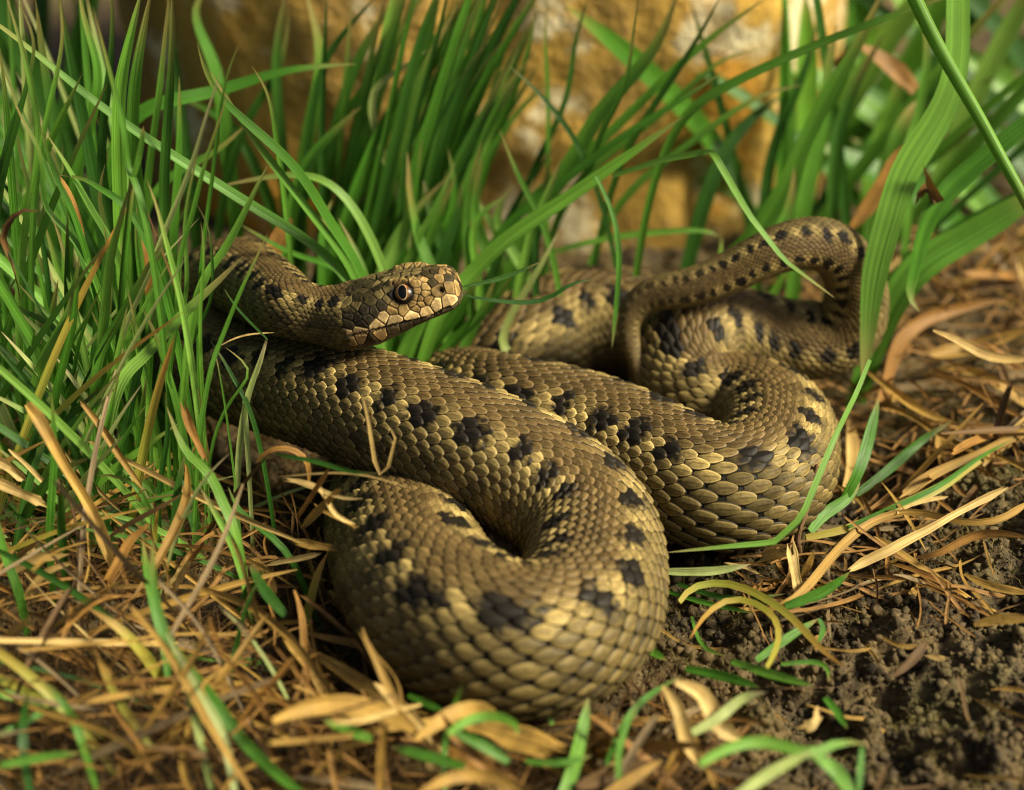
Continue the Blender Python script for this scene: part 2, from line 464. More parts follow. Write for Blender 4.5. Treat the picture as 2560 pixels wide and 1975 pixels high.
HEAD_L = 2.95
hs = np.array([0, .03, .09, .2, .4, .7, 1.0, 1.4, 1.8, 2.2, 2.6, 2.95, 3.4])
h_w = np.array([.10, .27, .38, .46, .51, .57, .64, .74, .82, .82, .72, .62, .57])
h_u = np.array([.10, .27, .37, .44, .49, .54, .58, .58, .56, .54, .53, .53, .54])
h_d = np.array([.08, .21, .28, .33, .37, .41, .46, .54, .61, .63, .58, .53, .49])
def sections(s):
    r = np.interp(s, S, RAD)
    k = np.clip((s - 2.6) / 0.8, 0, 1)
    w = np.interp(s, hs, h_w) * (1 - k) + 1.04 * r * k
    a = np.interp(s, hs, h_u) * (1 - k) + 0.98 * r * k
    b = np.interp(s, hs, h_d) * (1 - k) + 0.84 * r * k
    n = 2.7 - 0.6 * k
    return w, a, b, n, r

def frame(s):
    f = lambda A: np.stack([np.interp(s, S, A[:, k]) for k in range(3)], -1)
    c, up, sd = f(CEN), f(UPS), f(SID)
    up /= np.linalg.norm(up, axis=-1, keepdims=True); sd /= np.linalg.norm(sd, axis=-1, keepdims=True)
    return c, up, sd

def surface(s, th):
    """point and outward direction at arc length s, angle th from the spine line (radians)"""
    s = np.asarray(s, float); th = np.asarray(th, float)
    w, a, b, n, r = sections(s)
    c, up, sd = frame(s)
    ct, st = np.cos(th), np.sin(th)
    k = (np.abs(ct) ** n + np.abs(st) ** n) ** (-1.0 / n)
    h = np.where(ct > 0, a, b)
    p = c + up * (h * ct * k)[..., None] + sd * (w * st * k)[..., None]
    nr = up * (ct / h)[..., None] + sd * (st / w)[..., None]
    nr /= np.linalg.norm(nr, axis=-1, keepdims=True)
    return p, nr

# ---- skin: one continuous tube from snout to tail tip
s_skin = np.concatenate([np.linspace(0.0, 0.3, 50) ** 1.0, np.linspace(0.31, HEAD_L, 230), np.linspace(HEAD_L + 0.05, SLEN, 640)])
NT = 192
th_skin = np.linspace(-math.pi, math.pi, NT, endpoint=False)
SS, TT = np.meshgrid(s_skin, th_skin, indexing='ij')
SS, TT = SS.ravel(), TT.ravel()
skin, skin_n = surface(SS, TT)
skin_c = np.tile(np.array([0.009, 0.008, 0.005]), (len(skin), 1))
belly = np.abs(TT) > math.radians(128)
skin_c[belly] = (0.07, 0.06, 0.04)

# ---- head plates: seeds read off the photograph, dropped onto the head surface, mirrored to the far side
H_IDX = np.where(SS < HEAD_L + 0.05)[0]
hp, hn = skin[H_IDX], skin_n[H_IDX]
proj = project(hp)
facing = ((CAM - hp) * hn).sum(1) > 0.0
def on_head(zx, zy):
    px, py = 820 + zx * 0.16484, 620 + zy * 0.16484
    d = np.hypot(proj[:, 0] - px, proj[:, 1] - py) + np.where(facing, 0, 1e6)
    return H_IDX[np.argmin(d)]
LIPC, SNOUT, HEADC, DARKC, BROW = (0.78, 0.56, 0.25), (0.31, 0.205, 0.072), (0.135, 0.103, 0.038), (0.034, 0.027, 0.013), (0.36, 0.25, 0.085)
SEEDS = [
    (LIPC, [(1815, 820), (1640, 850), (1470, 955), (1280, 1015), (990, 1085), (735, 1175), (485, 1245), (285, 1310), (105, 1335), (845, 1035)]),
    (SNOUT, [(1955, 560), (1860, 560), (1655, 640), (1810, 345), (1680, 450), (1475, 465), (1345, 555), (1475, 590), (1350, 650), (1470, 690), (1322, 748),
             (1402, 770), (1510, 790), (1290, 845), (1402, 842), (1335, 905), (1140, 910), (1000, 860), (972, 942), (1930, 430), (1745, 300)]),
    (HEADC, [(890, 620), (790, 690), (905, 775), (650, 800), (400, 870), (340, 950), (100, 885), (170, 730), (450, 745), (600, 700), (430, 610), (300, 670),
             (480, 510), (640, 570), (745, 600), (120, 1080), (20, 790), (20, 1000), (1480, 380), (1330, 360), (1600, 350), (1420, 270), (1560, 250), (880, 440),
             (760, 420), (640, 430), (330, 560), (60, 620), (180, 600), (1180, 380), (1050, 360), (-60, 700), (-70, 900), (-80, 1080), (1280, 250), (1130, 270)]),
    (DARKC, [(815, 870), (690, 960), (555, 950), (600, 1060), (330, 1040), (230, 500), (300, 1140), (450, 1070), (100, 1180), (500, 1150), (950, 720), (130, 1250)]),
    (BROW, [(1030, 485), (1110, 485), (1190, 480), (1270, 475), (1340, 460)]),
    ((0.30, 0.19, 0.07), [(800, 1315), (500, 1355), (330, 1395), (150, 1400)]),
    ((0.05, 0.035, 0.015), [(1000, 1265), (1200, 1200), (1380, 1140), (650, 1400)]),
]
sp, sc, sid = [], [], []
for ci, (c, pts) in enumerate(SEEDS):
    for k, (zx, zy) in enumerate(pts):
        i = on_head(zx, zy)
        for sg in (1, -1):
            q, _ = surface(np.array([SS[i]]), np.array([TT[i] * sg]))
            sp.append(q[0]); sc.append(c); sid.append(900 + sg if c is BROW else len(sp))
sp_traced = len(sp)
for _ in range(900):                                   # fill the rest of the head with small scales
    s0, t0 = rng.uniform(0.05, HEAD_L + 0.1), rng.uniform(-math.pi, math.pi)
    q = surface(np.array([s0]), np.array([t0]))[0][0]
    need = 0.17 if s0 > 1.2 else 0.14
    if abs(t0) > 0.75 and abs(t0) < 2.3: need = 0.27 if s0 < 1.3 else 0.21
    if np.min(np.linalg.norm(np.array(sp) - q, axis=1)) > need:
        sp.append(q); sid.append(len(sp))
        sc.append(HEADC if abs(t0) < 1.9 else (0.10, 0.08, 0.04))
sp, sc, sid = np.array(sp), np.array(sc), np.array(sid)
D = np.linalg.norm(hp[:, None, :] - sp[None], axis=2)
n1 = np.argmin(D, axis=1)
d1 = D[np.arange(len(hp)), n1]
D2 = np.where(sid[None] == sid[n1][:, None], 9.0, D)
gap = (D2.min(1) - d1)
groove = np.clip(gap / 0.029, 0, 1); groove = groove * groove * (3 - 2 * groove)
pt = rng.uniform(0.65, 1.25, len(sp))
olive = (np.abs(sc - np.array(HEADC)).sum(1) < 1e-6)
pt[olive] = np.where(fbm(sp[olive] * 2.6, 2, 61) < 0.46, rng.uniform(0.22, 0.55, olive.sum()), rng.uniform(0.8, 1.55, olive.sum()))
plate_tone = pt[n1]
edge = np.exp(-((gap - 0.045) / 0.020) ** 2)
hc = sc[n1] * plate_tone[:, None] * (1 + 0.45 * edge[:, None])
mott = fbm(hp * 9.0, 3, 5)
hc *= (0.25 + 1.45 * mott)[:, None]
hc = hc * groove[:, None] + np.array([0.010, 0.007, 0.004]) * (1 - groove[:, None])
lift = 0.020 * groove - 0.010
# mouth line, nostril, eye socket and the raised brow, all cut into or raised from the same surface
def path_on_head(z_pts):
    out = []
    for a, b in zip(z_pts[:-1], z_pts[1:]):
        for t in np.linspace(0, 1, 10, endpoint=False):
            out.append(on_head(a[0] + (b[0] - a[0]) * t, a[1] + (b[1] - a[1]) * t))
    return out
mouth = path_on_head([(40, 1372), (200, 1352), (600, 1272), (900, 1200), (1150, 1135), (1400, 1075), (1600, 1020), (1750, 930), (1850, 890)])
def near_marks(ids):
    pts = np.concatenate([surface(SS[ids], TT[ids] * sg)[0] for sg in (1, -1)])
    return np.linalg.norm(hp[:, None, :] - pts[None], axis=2).min(1)
md = near_marks(mouth)
mk = np.exp(-(md / 0.028) ** 2)
lift -= 0.055 * mk; hc *= (1 - 0.95 * mk)[:, None]
nd = near_marks([on_head(1712, 645)])
nk = np.exp(-(nd / 0.055) ** 2); lift -= 0.10 * nk; hc *= (1 - 0.93 * nk)[:, None]
eye_i = on_head(1118, 680)
EYE_TH, EYE_S = TT[eye_i], SS[eye_i]
ed = near_marks([eye_i])
EYE_R = 0.232
ek = np.clip(1 - (ed - EYE_R * 0.95) / 0.07, 0, 1)
lift -= 0.12 * np.clip(1 - ed / EYE_R, 0, 1)
hc *= (1 - 0.93 * ek)[:, None]
bd = near_marks(path_on_head([(960, 530), (1120, 520), (1280, 515), (1380, 480)]))
bk = np.exp(-(bd / 0.080) ** 2); lift += 0.070 * bk
hc = hc * (1 - 0.5 * bk[:, None]) + np.array([0.34, 0.22, 0.075]) * 0.5 * bk[:, None]
fade = np.clip((HEAD_L + 0.05 - SS[H_IDX]) / 0.35, 0, 1)
skin[H_IDX] = hp + hn * (lift * fade)[:, None]
skin_c[H_IDX] = hc

# ---- body scales: overlapping keeled plates in staggered rows, free tips towards the tail
PITCH_K = 0.225
tt_ = np.concatenate([[0], np.cumsum(np.diff(S) / (PITCH_K * np.maximum(0.5 * (RAD[1:] + RAD[:-1]), 0.12)))])
ROWS = 31
row_edges = np.linspace(-1, 1, ROWS)
row_th = np.sign(row_edges) * (np.abs(row_edges) ** 1.12) * math.radians(124)
row_w = np.gradient(row_th)
s_from = 2.15
t0 = np.interp(s_from, S, tt_)
sc_s, sc_th, sc_w, sc_row, sc_t = [], [], [], [], []
for j in range(ROWS):
    ts = np.arange(math.ceil(t0), tt_[-1] - 0.8) + (0.5 if j % 2 else 0.0)
    sc_s.append(np.interp(ts, tt_, S)); sc_t.append(ts)
    sc_th.append(np.full(len(ts), row_th[j])); sc_w.append(np.full(len(ts), row_w[j])); sc_row.append(np.full(len(ts), j - ROWS // 2))
sc_s, sc_th, sc_w, sc_row, sc_t = map(np.concatenate, (sc_s, sc_th, sc_w, sc_row, sc_t))
NSC = len(sc_s)
sc_th = sc_th + rng.normal(0, 0.008, NSC)
jr = rng.uniform(0.92, 1.08, NSC)
# pattern: brown back, a row of dark blotches with cream scales between them along each side of it, olive flanks
side = np.sign(sc_row); arow = np.abs(sc_row) * 10.0 / (ROWS // 2)
PERIOD = 3.15
hsh = lambda a, b: (np.sin(a * 12.9898 + b * 78.233) * 43758.5453) % 1.0
def pattern(t, th, sd):
    """weights of the dark blotches, the cream flecks between them and the faint flank spots at (t, th)"""
    deg = np.abs(np.degrees(th))
    wob = 0.30 * np.sin(t * 0.61 + sd) + 0.22 * np.sin(t * 1.37 + 2 * sd)
    q = (t + wob) / PERIOD + np.where(sd > 0, 0.0, 0.5)
    cell = np.floor(q); ph = q % 1.0
    big = hsh(cell, sd + 2.0); off = (hsh(cell, sd + 7.0) - 0.5) * 9
    ry = 12.5 + 5.0 * big; rx = 0.29 + 0.08 * hsh(cell, 3.0 + sd)
    d = np.hypot((ph - 0.5) / rx, (deg - 33 - off) / ry)
    cr = np.exp(-((deg - 35) / 13.0) ** 2) * np.clip((np.abs(ph - 0.5) - 0.22) / 0.12, 0, 1)
    q2 = q + 0.5; ph2 = q2 % 1.0
    fd = np.hypot((ph2 - 0.5) / 0.24, (deg - 78) / 11.0) + 0.6 * (hsh(np.floor(q2), 5.0) < 0.35)
    q3 = (t * 1.1 + wob) / PERIOD + 0.3
    fd = np.minimum(fd, np.hypot((q3 % 1.0 - 0.5) / 0.22, (deg - 104) / 9.0) + 0.5 * (hsh(np.floor(q3), 8.0) < 0.4))
    return d, cr, fd
d_c, cr_c, fd_c = pattern(sc_t, sc_th, side)
nz = rng.uniform(0.70, 1.32, NSC)
jag = rng.normal(0, 0.16, NSC)
dark = (d_c + jag) < 0.85

UU = np.array([0.0, 0.16, 0.34, 0.52, 0.68, 0.82, 0.92, 0.985])
VV = np.array([-1.0, -0.82, -0.45, -0.10, 0.10, 0.45, 0.82, 1.0])
prof = np.array([0.46, 0.78, 0.97, 1.0, 0.88, 0.64, 0.38, 0.08])
U2, V2 = np.meshgrid(UU, VV, indexing='ij'); PR = np.repeat(prof[:, None], len(VV), 1)
U2, V2, PR = U2.ravel(), V2.ravel(), PR.ravel(); NU = len(U2)
pitch = PITCH_K * np.maximum(np.interp(sc_s, S, RAD), 0.12)
# on the outside of a bend the scales keep their length and bare skin opens between them
KAP = np.gradient(TAN, axis=0) / (S[1] - S[0])
for _ in range(30): KAP[1:-1] = 0.25 * KAP[:-2] + 0.5 * KAP[1:-1] + 0.25 * KAP[2:]
pc, pn = surface(sc_s, sc_th)
kp = np.stack([np.interp(sc_s, S, KAP[:, k]) for k in range(3)], -1)
cc = np.stack([np.interp(sc_s, S, CEN[:, k]) for k in range(3)], -1)
stretch = np.clip(1 - ((pc - cc) * kp).sum(1), 0.45, 2.2)
sc_len = pitch * 1.42 * jr * np.where(stretch > 1, stretch ** -0.6, stretch ** -0.15)
sv = sc_s[:, None] + (U2[None] - 0.30) * sc_len[:, None]
tv = sc_th[:, None] + V2[None] * PR[None] * (sc_w * 0.83)[:, None]
P0, N0 = surface(np.clip(sv, 0.5, SLEN - 1e-3).ravel(), tv.ravel())
rr = np.repeat(np.interp(sc_s, S, RAD), NU)
keel = np.exp(-(np.tile(V2, NSC) / 0.13) ** 2)
vt, ut = np.tile(V2, NSC), np.tile(U2, NSC)
dome = 1 - np.abs(vt) ** 2.2
rim = np.clip((ut - 0.90) / 0.09, 0, 1)
flank = np.repeat(np.clip((arow - 3) / 5.0, 0, 1), NU)
lift = rr * (0.004 + 0.044 * ut + 0.018 * dome * np.sin(np.clip(ut, 0, 1) * 2.6) + 0.018 * keel * (1 - 0.3 * flank) - 0.030 * rim)
lift -= rr * 0.022 * (np.abs(vt) > 0.95) * (1 - ut * 0.5)
scale_v = P0 + N0 * lift[:, None]
# colour: mostly one tone per scale, with the blotch edges running softly across the scales
v_t = np.interp(sv.ravel(), S, tt_); v_th = tv.ravel(); v_sd = np.repeat(side, NU)
d_v, cr_v, fd_v = pattern(v_t, v_th, v_sd)
rp_ = lambda a_: np.repeat(a_, NU)
soft = lambda x_, a_, b_: np.clip((b_ - x_) / (b_ - a_), 0, 1)
fine = vnoise(P0 * 14.0, 77) - 0.5
kd = soft(0.62 * rp_(d_c + jag) + 0.38 * d_v + 0.55 * fine, 0.78, 0.98)[:, None]
kc = np.clip(0.65 * rp_(cr_c * (0.55 + 0.75 * rng.random(NSC))) + 0.35 * cr_v, 0, 1)[:, None]
kf = (soft(0.6 * rp_(fd_c + jag) + 0.4 * fd_v + 0.6 * fine, 0.70, 1.1) * 0.72)[:, None]
deg_v = np.abs(np.degrees(v_th))
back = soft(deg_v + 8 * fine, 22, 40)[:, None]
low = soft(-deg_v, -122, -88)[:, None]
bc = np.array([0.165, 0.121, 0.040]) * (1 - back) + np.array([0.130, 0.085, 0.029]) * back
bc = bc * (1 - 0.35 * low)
bc = bc * (1 - kc) + np.array([0.42, 0.31, 0.108]) * kc
bc = bc * (1 - kf) + np.array([0.050, 0.037, 0.016]) * kf
tail_k = rp_(np.clip((sc_t - (tt_[-1] - 85)) / 30, 0, 1))[:, None]          # the pattern washes out towards the tail
bc = bc * (1 - 0.6 * tail_k) + np.array([0.165, 0.116, 0.042]) * 0.6 * tail_k
kd = kd * (1 - 0.6 * tail_k)
bc = bc * (1 - kd) + np.array([0.012, 0.009, 0.005]) * kd
bc = bc * rp_(nz)[:, None]
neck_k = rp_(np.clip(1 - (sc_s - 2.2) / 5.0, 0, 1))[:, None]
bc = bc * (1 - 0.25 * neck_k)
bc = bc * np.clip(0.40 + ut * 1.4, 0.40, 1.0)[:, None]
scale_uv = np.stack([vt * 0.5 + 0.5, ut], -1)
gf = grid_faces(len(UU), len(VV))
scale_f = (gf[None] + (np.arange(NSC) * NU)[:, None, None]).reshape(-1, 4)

nose = CEN[0] - TAN[0] * 0.035
nsk = len(skin)
cap_v = nose[None]; last = CEN[-1] + TAN[-1] * 0.05
tube_f = grid_faces(len(s_skin), NT, True)
all_v = np.concatenate([skin, scale_v, cap_v, last[None]])
all_c = np.concatenate([skin_c, bc, [(0.36, 0.22, 0.08)], [(0.1, 0.08, 0.03)]])
ci = nsk + len(scale_v)
ring = np.arange(NT)
cap_f = np.stack([np.full(NT, ci), (ring + 1) % NT, ring, ring], -1)
end0 = (len(s_skin) - 1) * NT
# quads only (degenerate caps are split into triangles below)
SNAKE_BASE = at_z(1300, 1600, 0.0)
snake = thing("snake", "brown viper with dark blotches lying coiled in the grass, head raised on its own body", "snake", SNAKE_BASE)
quads = np.concatenate([tube_f[:, ::-1], scale_f + nsk])
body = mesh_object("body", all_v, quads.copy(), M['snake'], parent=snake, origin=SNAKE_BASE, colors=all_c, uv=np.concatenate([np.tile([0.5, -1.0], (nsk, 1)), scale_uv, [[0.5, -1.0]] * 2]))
import bmesh
def add_caps(o):
    me = o.data; bm = bmesh.new(); bm.from_mesh(me); bm.verts.ensure_lookup_table()
    for k in range(NT):
        f = bm.faces.new((bm.verts[ci], bm.verts[k], bm.verts[(k + 1) % NT])); f.smooth = True
        f = bm.faces.new((bm.verts[ci + 1], bm.verts[end0 + (k + 1) % NT], bm.verts[end0 + k])); f.smooth = True
    bm.to_mesh(me); bm.free()
add_caps(body)

# ---- eyes: ball with orange-brown iris, upright slit pupil with a pale ring
def make_eye(sg):
    p, n = surface(np.array([EYE_S]), np.array([EYE_TH * sg])); p, n = p[0], n[0]
    c0, up, sd = frame(np.array([EYE_S])); up = up[0]
    tn0 = np.array([np.interp(EYE_S, S, TAN[:, k]) for k in range(3)]); ax = n + up * 0.04 - tn0 * 0.16; ax /= np.linalg.norm(ax)
    tn = np.array([np.interp(EYE_S, S, TAN[:, k]) for k in range(3)])
    hx = -tn - ax * (-tn @ ax); hx /= np.linalg.norm(hx); hy = np.cross(ax, hx)
    if hy @ up < 0: hy = -hy
    c = p - n * 0.150
    R = EYE_R
    na, nb = 40, 56
    a = np.linspace(0, math.pi * 0.62, na); b = np.linspace(0, 2 * math.pi, nb, endpoint=False)
    A, B = np.meshgrid(a, b, indexing='ij'); A, B = A.ravel(), B.ravel()
    lx, ly = np.sin(A) * np.cos(B), np.sin(A) * np.sin(B)
    v = c + R * (ax * np.cos(A)[:, None] + hx * lx[:, None] + hy * ly[:, None])
    q = np.hypot(lx, ly)
    iris = np.array([0.34, 0.125, 0.028])[None] * (0.4 + 1.1 * np.clip(fbm(np.stack([lx * 9, ly * 9, lx * 0], -1), 3, 8), 0, 1))[:, None]
    dk = np.clip((lx - 0.25) / 0.35, 0, 1)[:, None]               # front half of the iris is blackish
    iris = iris * (1 - dk) + np.array([0.035, 0.020, 0.008]) * dk
    lo = np.clip((-ly - 0.15) / 0.4, 0, 1)[:, None]; iris = iris * (1 - 0.6 * lo) + np.array([0.06, 0.030, 0.010]) * 0.6 * lo
    rimk = np.clip((q - 0.60) / 0.12, 0, 1)[:, None]
    iris = iris * (1 - rimk) + np.array([0.006, 0.005, 0.004]) * rimk
    el = np.hypot(lx / 0.36, ly / 0.62)
    pr = np.exp(-((el - 1.05) / 0.07) ** 2)[:, None]
    iris = iris * (1 - pr) + np.array([0.55, 0.42, 0.22]) * pr
    e = mesh_object("eye", v, grid_faces(na, nb, True)[:, ::-1].copy(), M['eye'], parent=snake, origin=SNAKE_BASE, colors=iris)
    # the pupil: a slit-shaped patch of the ball, a hair proud of it
    k = np.linspace(0, 1, 8); B2 = np.linspace(0, 2 * math.pi, 40, endpoint=False)
    K, B2 = np.meshgrid(k, B2, indexing='ij'); K, B2 = K.ravel(), B2.ravel()
    px_, py_ = 0.355 * K * np.cos(B2), 0.61 * K * np.sin(B2)
    pz = np.sqrt(1 - px_ ** 2 - py_ ** 2)
    v = c + R * 1.008 * (ax * pz[:, None] + hx * px_[:, None] + hy * py_[:, None])
    mesh_object("pupil", v, grid_faces(8, 40, True)[:, ::-1].copy(), M['pupil'], parent=e, origin=SNAKE_BASE, colors=np.full((len(v), 3), 0.003))
make_eye(1.0); make_eye(-1.0)

SN_PROJ = project(CEN[::6]); SN_R = RAD[::6]; SN_C = CEN[::6]
def hides_snake(p, slack=0.92):
    """True when points p stand between the camera and the snake, or inside the snake"""
    q = project(p)
    dx = np.hypot(SN_PROJ[None, :, 0] - q[:, None, 0], SN_PROJ[None, :, 1] - q[:, None, 1])
    rp = SN_R * DIST / SN_PROJ[:, 2] * 116.4
    return bool(((dx < rp * slack) & (q[:, None, 2] < SN_PROJ[:, 2] + SN_R)).any())

# ------------------------------------------------------------------ blades, stems and straws
SWAY = np.random.default_rng(3)
def ribbon(pts, width, style='blade', roll=0.0, fold=0.25, n=None, kink=False, face=None, taper=1.0):
    """leaf ribbon along world points (cm): verts, faces, uv. Five vertices across, folded on the midrib, thin but curved."""
    pts = np.asarray(pts, float)
    L = np.linalg.norm(np.diff(pts, axis=0), axis=1).sum()
    n = n or int(np.clip(L / 0.28, 10, 40))
    c = polyline(pts, n) if kink else spline(pts, n)
    t = np.gradient(c, axis=0); t /= np.maximum(np.linalg.norm(t, axis=1), 1e-9)[:, None]
    f = np.array([0.25, -0.75, 0.60]) if face is None else np.asarray(face, float)
    v = np.linspace(0, 1, n)
    if style == 'blade':
        w = np.interp(v, [0, 0.12, 0.45, 0.75, 0.92, 1.0], [0.62, 0.80, 1.0, 0.82, 0.40, 0.03])
    elif style == 'tip2':      # narrow at both ends
        w = np.sin(np.clip(v, 0.02, 0.985) * math.pi) ** 0.55
    elif style == 'leaf':
        w = np.interp(v, [0, 0.2, 0.5, 0.8, 0.95, 1.0], [0.30, 0.75, 1.0, 0.85, 0.40, 0.05])
    else:                      # strip: torn, blunt ends
        w = 0.86 + 0.14 * np.sin(v * 7 + width * 31) ; w[0] *= 0.7; w[-1] *= 0.55
    w = w * width * 0.5
    xs = np.array([-1, -0.5, 0, 0.5, 1.0])
    out = np.zeros((n, 5, 3))
    for i in range(n):
        a = np.cross(t[i], f); a /= max(np.linalg.norm(a), 1e-6)
        b = np.cross(a, t[i])
        ang = roll * (v[i] - 0.3) + 0.12 * math.sin(v[i] * 9 + roll * 5)
        a2 = a * math.cos(ang) + b * math.sin(ang); b2 = np.cross(a2, t[i])
        out[i] = c[i] + (xs[:, None] * a2 + (np.abs(xs) * fold - fold * 0.5)[:, None] * b2) * w[i]
    if style in ('strip', 'leaf'):                     # dry pieces: crinkled faces, torn uneven ends
        cr = SWAY.normal(0, 1, (n, 5)); cr = (cr + np.roll(cr, 1, 0)) * 0.5
        out = out + (cr * w[:, None] * 0.16)[:, :, None] * (f / np.linalg.norm(f))
        if style == 'strip':
            out[-1] += t[-1] * (SWAY.uniform(-0.9, 1.2, 5) * width * 0.7)[:, None]
            out[0] -= t[0] * (SWAY.uniform(-0.9, 1.2, 5) * width * 0.7)[:, None]
    uv = np.stack([np.tile((xs + 1) / 2, n), np.repeat(v, 5)], -1)
    return out.reshape(-1, 3), grid_faces(n, 5), uv

def stem(pts, width, n=None, sides=8, bumps=0.0, kink=False):
    pts = np.asarray(pts, float)
    L = np.linalg.norm(np.diff(pts, axis=0), axis=1).sum()
    n = n or int(np.clip(L / 0.22, 10, 48))
    c = polyline(pts, n) if kink else spline(pts, n)
    t = np.gradient(c, axis=0); t /= np.maximum(np.linalg.norm(t, axis=1), 1e-9)[:, None]
    v = np.linspace(0, 1, n); r = width * 0.5 * (1.0 - 0.35 * v)
    ph = np.linspace(0, 2 * math.pi, sides, endpoint=False)
    out = np.zeros((n, sides, 3))
    for i in range(n):
        a = np.cross(t[i], (0.3, -0.8, 0.5)); a /= max(np.linalg.norm(a), 1e-6); b = np.cross(a, t[i])
        rr_ = r[i] * (1 + bumps * SWAY.uniform(-1, 1, sides)[:, None]) if bumps else r[i]
        out[i] = c[i] + (np.cos(ph)[:, None] * a + np.sin(ph)[:, None] * b) * rr_
    uv = np.stack([np.tile(ph / (2 * math.pi), n), np.repeat(v, sides)], -1)
    return out.reshape(-1, 3), grid_faces(n, sides, True), uv

VIEWS = {  # enlargements the traces were read from: scale and offset into photograph pixels
    'A': (1 / 1.6844, 0, 0), 'B': (0.50366, 800, 0), 'C': (0.5935, 1760, 0), 'D': (0.50366, 1180, 500), 'E': (0.6378, 0, 900),
    'F': (0.5192, 1600, 1100), 'G': (0.4579, 700, 1500), 'H': (0.368, 480, 780), 'I': (0.2612, 380, 560), 'J': (0.3205, 0, 1000),
    'K': (0.3562, 0, 300), 'L': (0.3022, 1900, 1250), 'P': (1.0, 0, 0)}

def traced(view, pts, how, d0, d1):
    k, ox, oy = VIEWS[view]
    m = len(pts); out = []
    for i, (x, y) in enumerate(pts):
        d = d0[i] if isinstance(d0, list) else d0 + (d1 - d0) * i / (m - 1)
        out.append((at_y if how == 'y' else at_z)(ox + x * k, oy + y * k, d))
    return np.array(out)

def px_width(view, w, pts):
    return w * VIEWS[view][0] / 116.4 * (project(np.mean(pts, axis=0)[None])[0, 2] / DIST)

def rooted(p):
    """continue a blade's foot down to the ground"""
    g = float(ground_h(np.array([p[0, 0]]), np.array([p[0, 1]]))[0]) - 0.1
    if p[0, 2] > g + 0.15:
        d = p[0] - p[1]; h = p[0, 2] - g
        k = d[:2] / max(abs(d[2]), 0.4) * h * 0.35
        k = np.clip(k, -1.2, 1.2)
        return np.vstack([[p[0, 0] + k[0], p[0, 1] + k[1], g], p])
    return p

def blade_mesh(name, p, w, mat, style, parent, origin, kink=False, fold=None, roll=None, root=False, face=None):
    roll = SWAY.uniform(-0.5, 0.5) if roll is None else roll
    fold = SWAY.uniform(0.12, 0.35) if fold is None else fold
    if style == 'stem':
        v, f, uv = stem(p, w, kink=kink)
    elif style == 'twig':
        v, f, uv = stem(p, w, bumps=0.28, n=46)
    else:
        v, f, uv = ribbon(p, w, style, roll, fold, kink=kink, face=face)
    return mesh_object(name, v, f, M[mat], parent=parent, origin=origin, uv=uv)

class Tuft:
    def __init__(self, label, foot, group=None):
        self.foot = np.array([foot[0], foot[1], float(ground_h(np.array([foot[0]]), np.array([foot[1]]))[0])])
        self.o = thing("grass_tuft", label, "grass", self.foot, group)
        self.n = 0
    def add(self, p, w, mat, style='blade', root=True, kink=False, **kw):
        p = np.asarray(p, float)
        if root: p = rooted(p)
        self.n += 1
        return blade_mesh("stem" if style == 'stem' else "blade", p, w, mat, style, self.o, self.foot, kink=kink, **kw)
    def trace(self, view, pts, w, mat, how, d0, d1, style='blade', root=True, kink=False, **kw):
        p = traced(view, pts, how, d0, d1)
        return self.add(p, px_width(view, w, p), mat, style, root, kink, **kw)

def loose(name, label, cat, view, pts, w, mat, how, d0, d1, style='strip', kink=False, group=None, **kw):
    p = traced(view, pts, how, d0, d1)
    c = p.mean(0)
    o = blade_mesh(name, p, px_width(view, w, p), mat, style, None, c, kink=kink, **kw)
    return tag(o, label, cat, group)

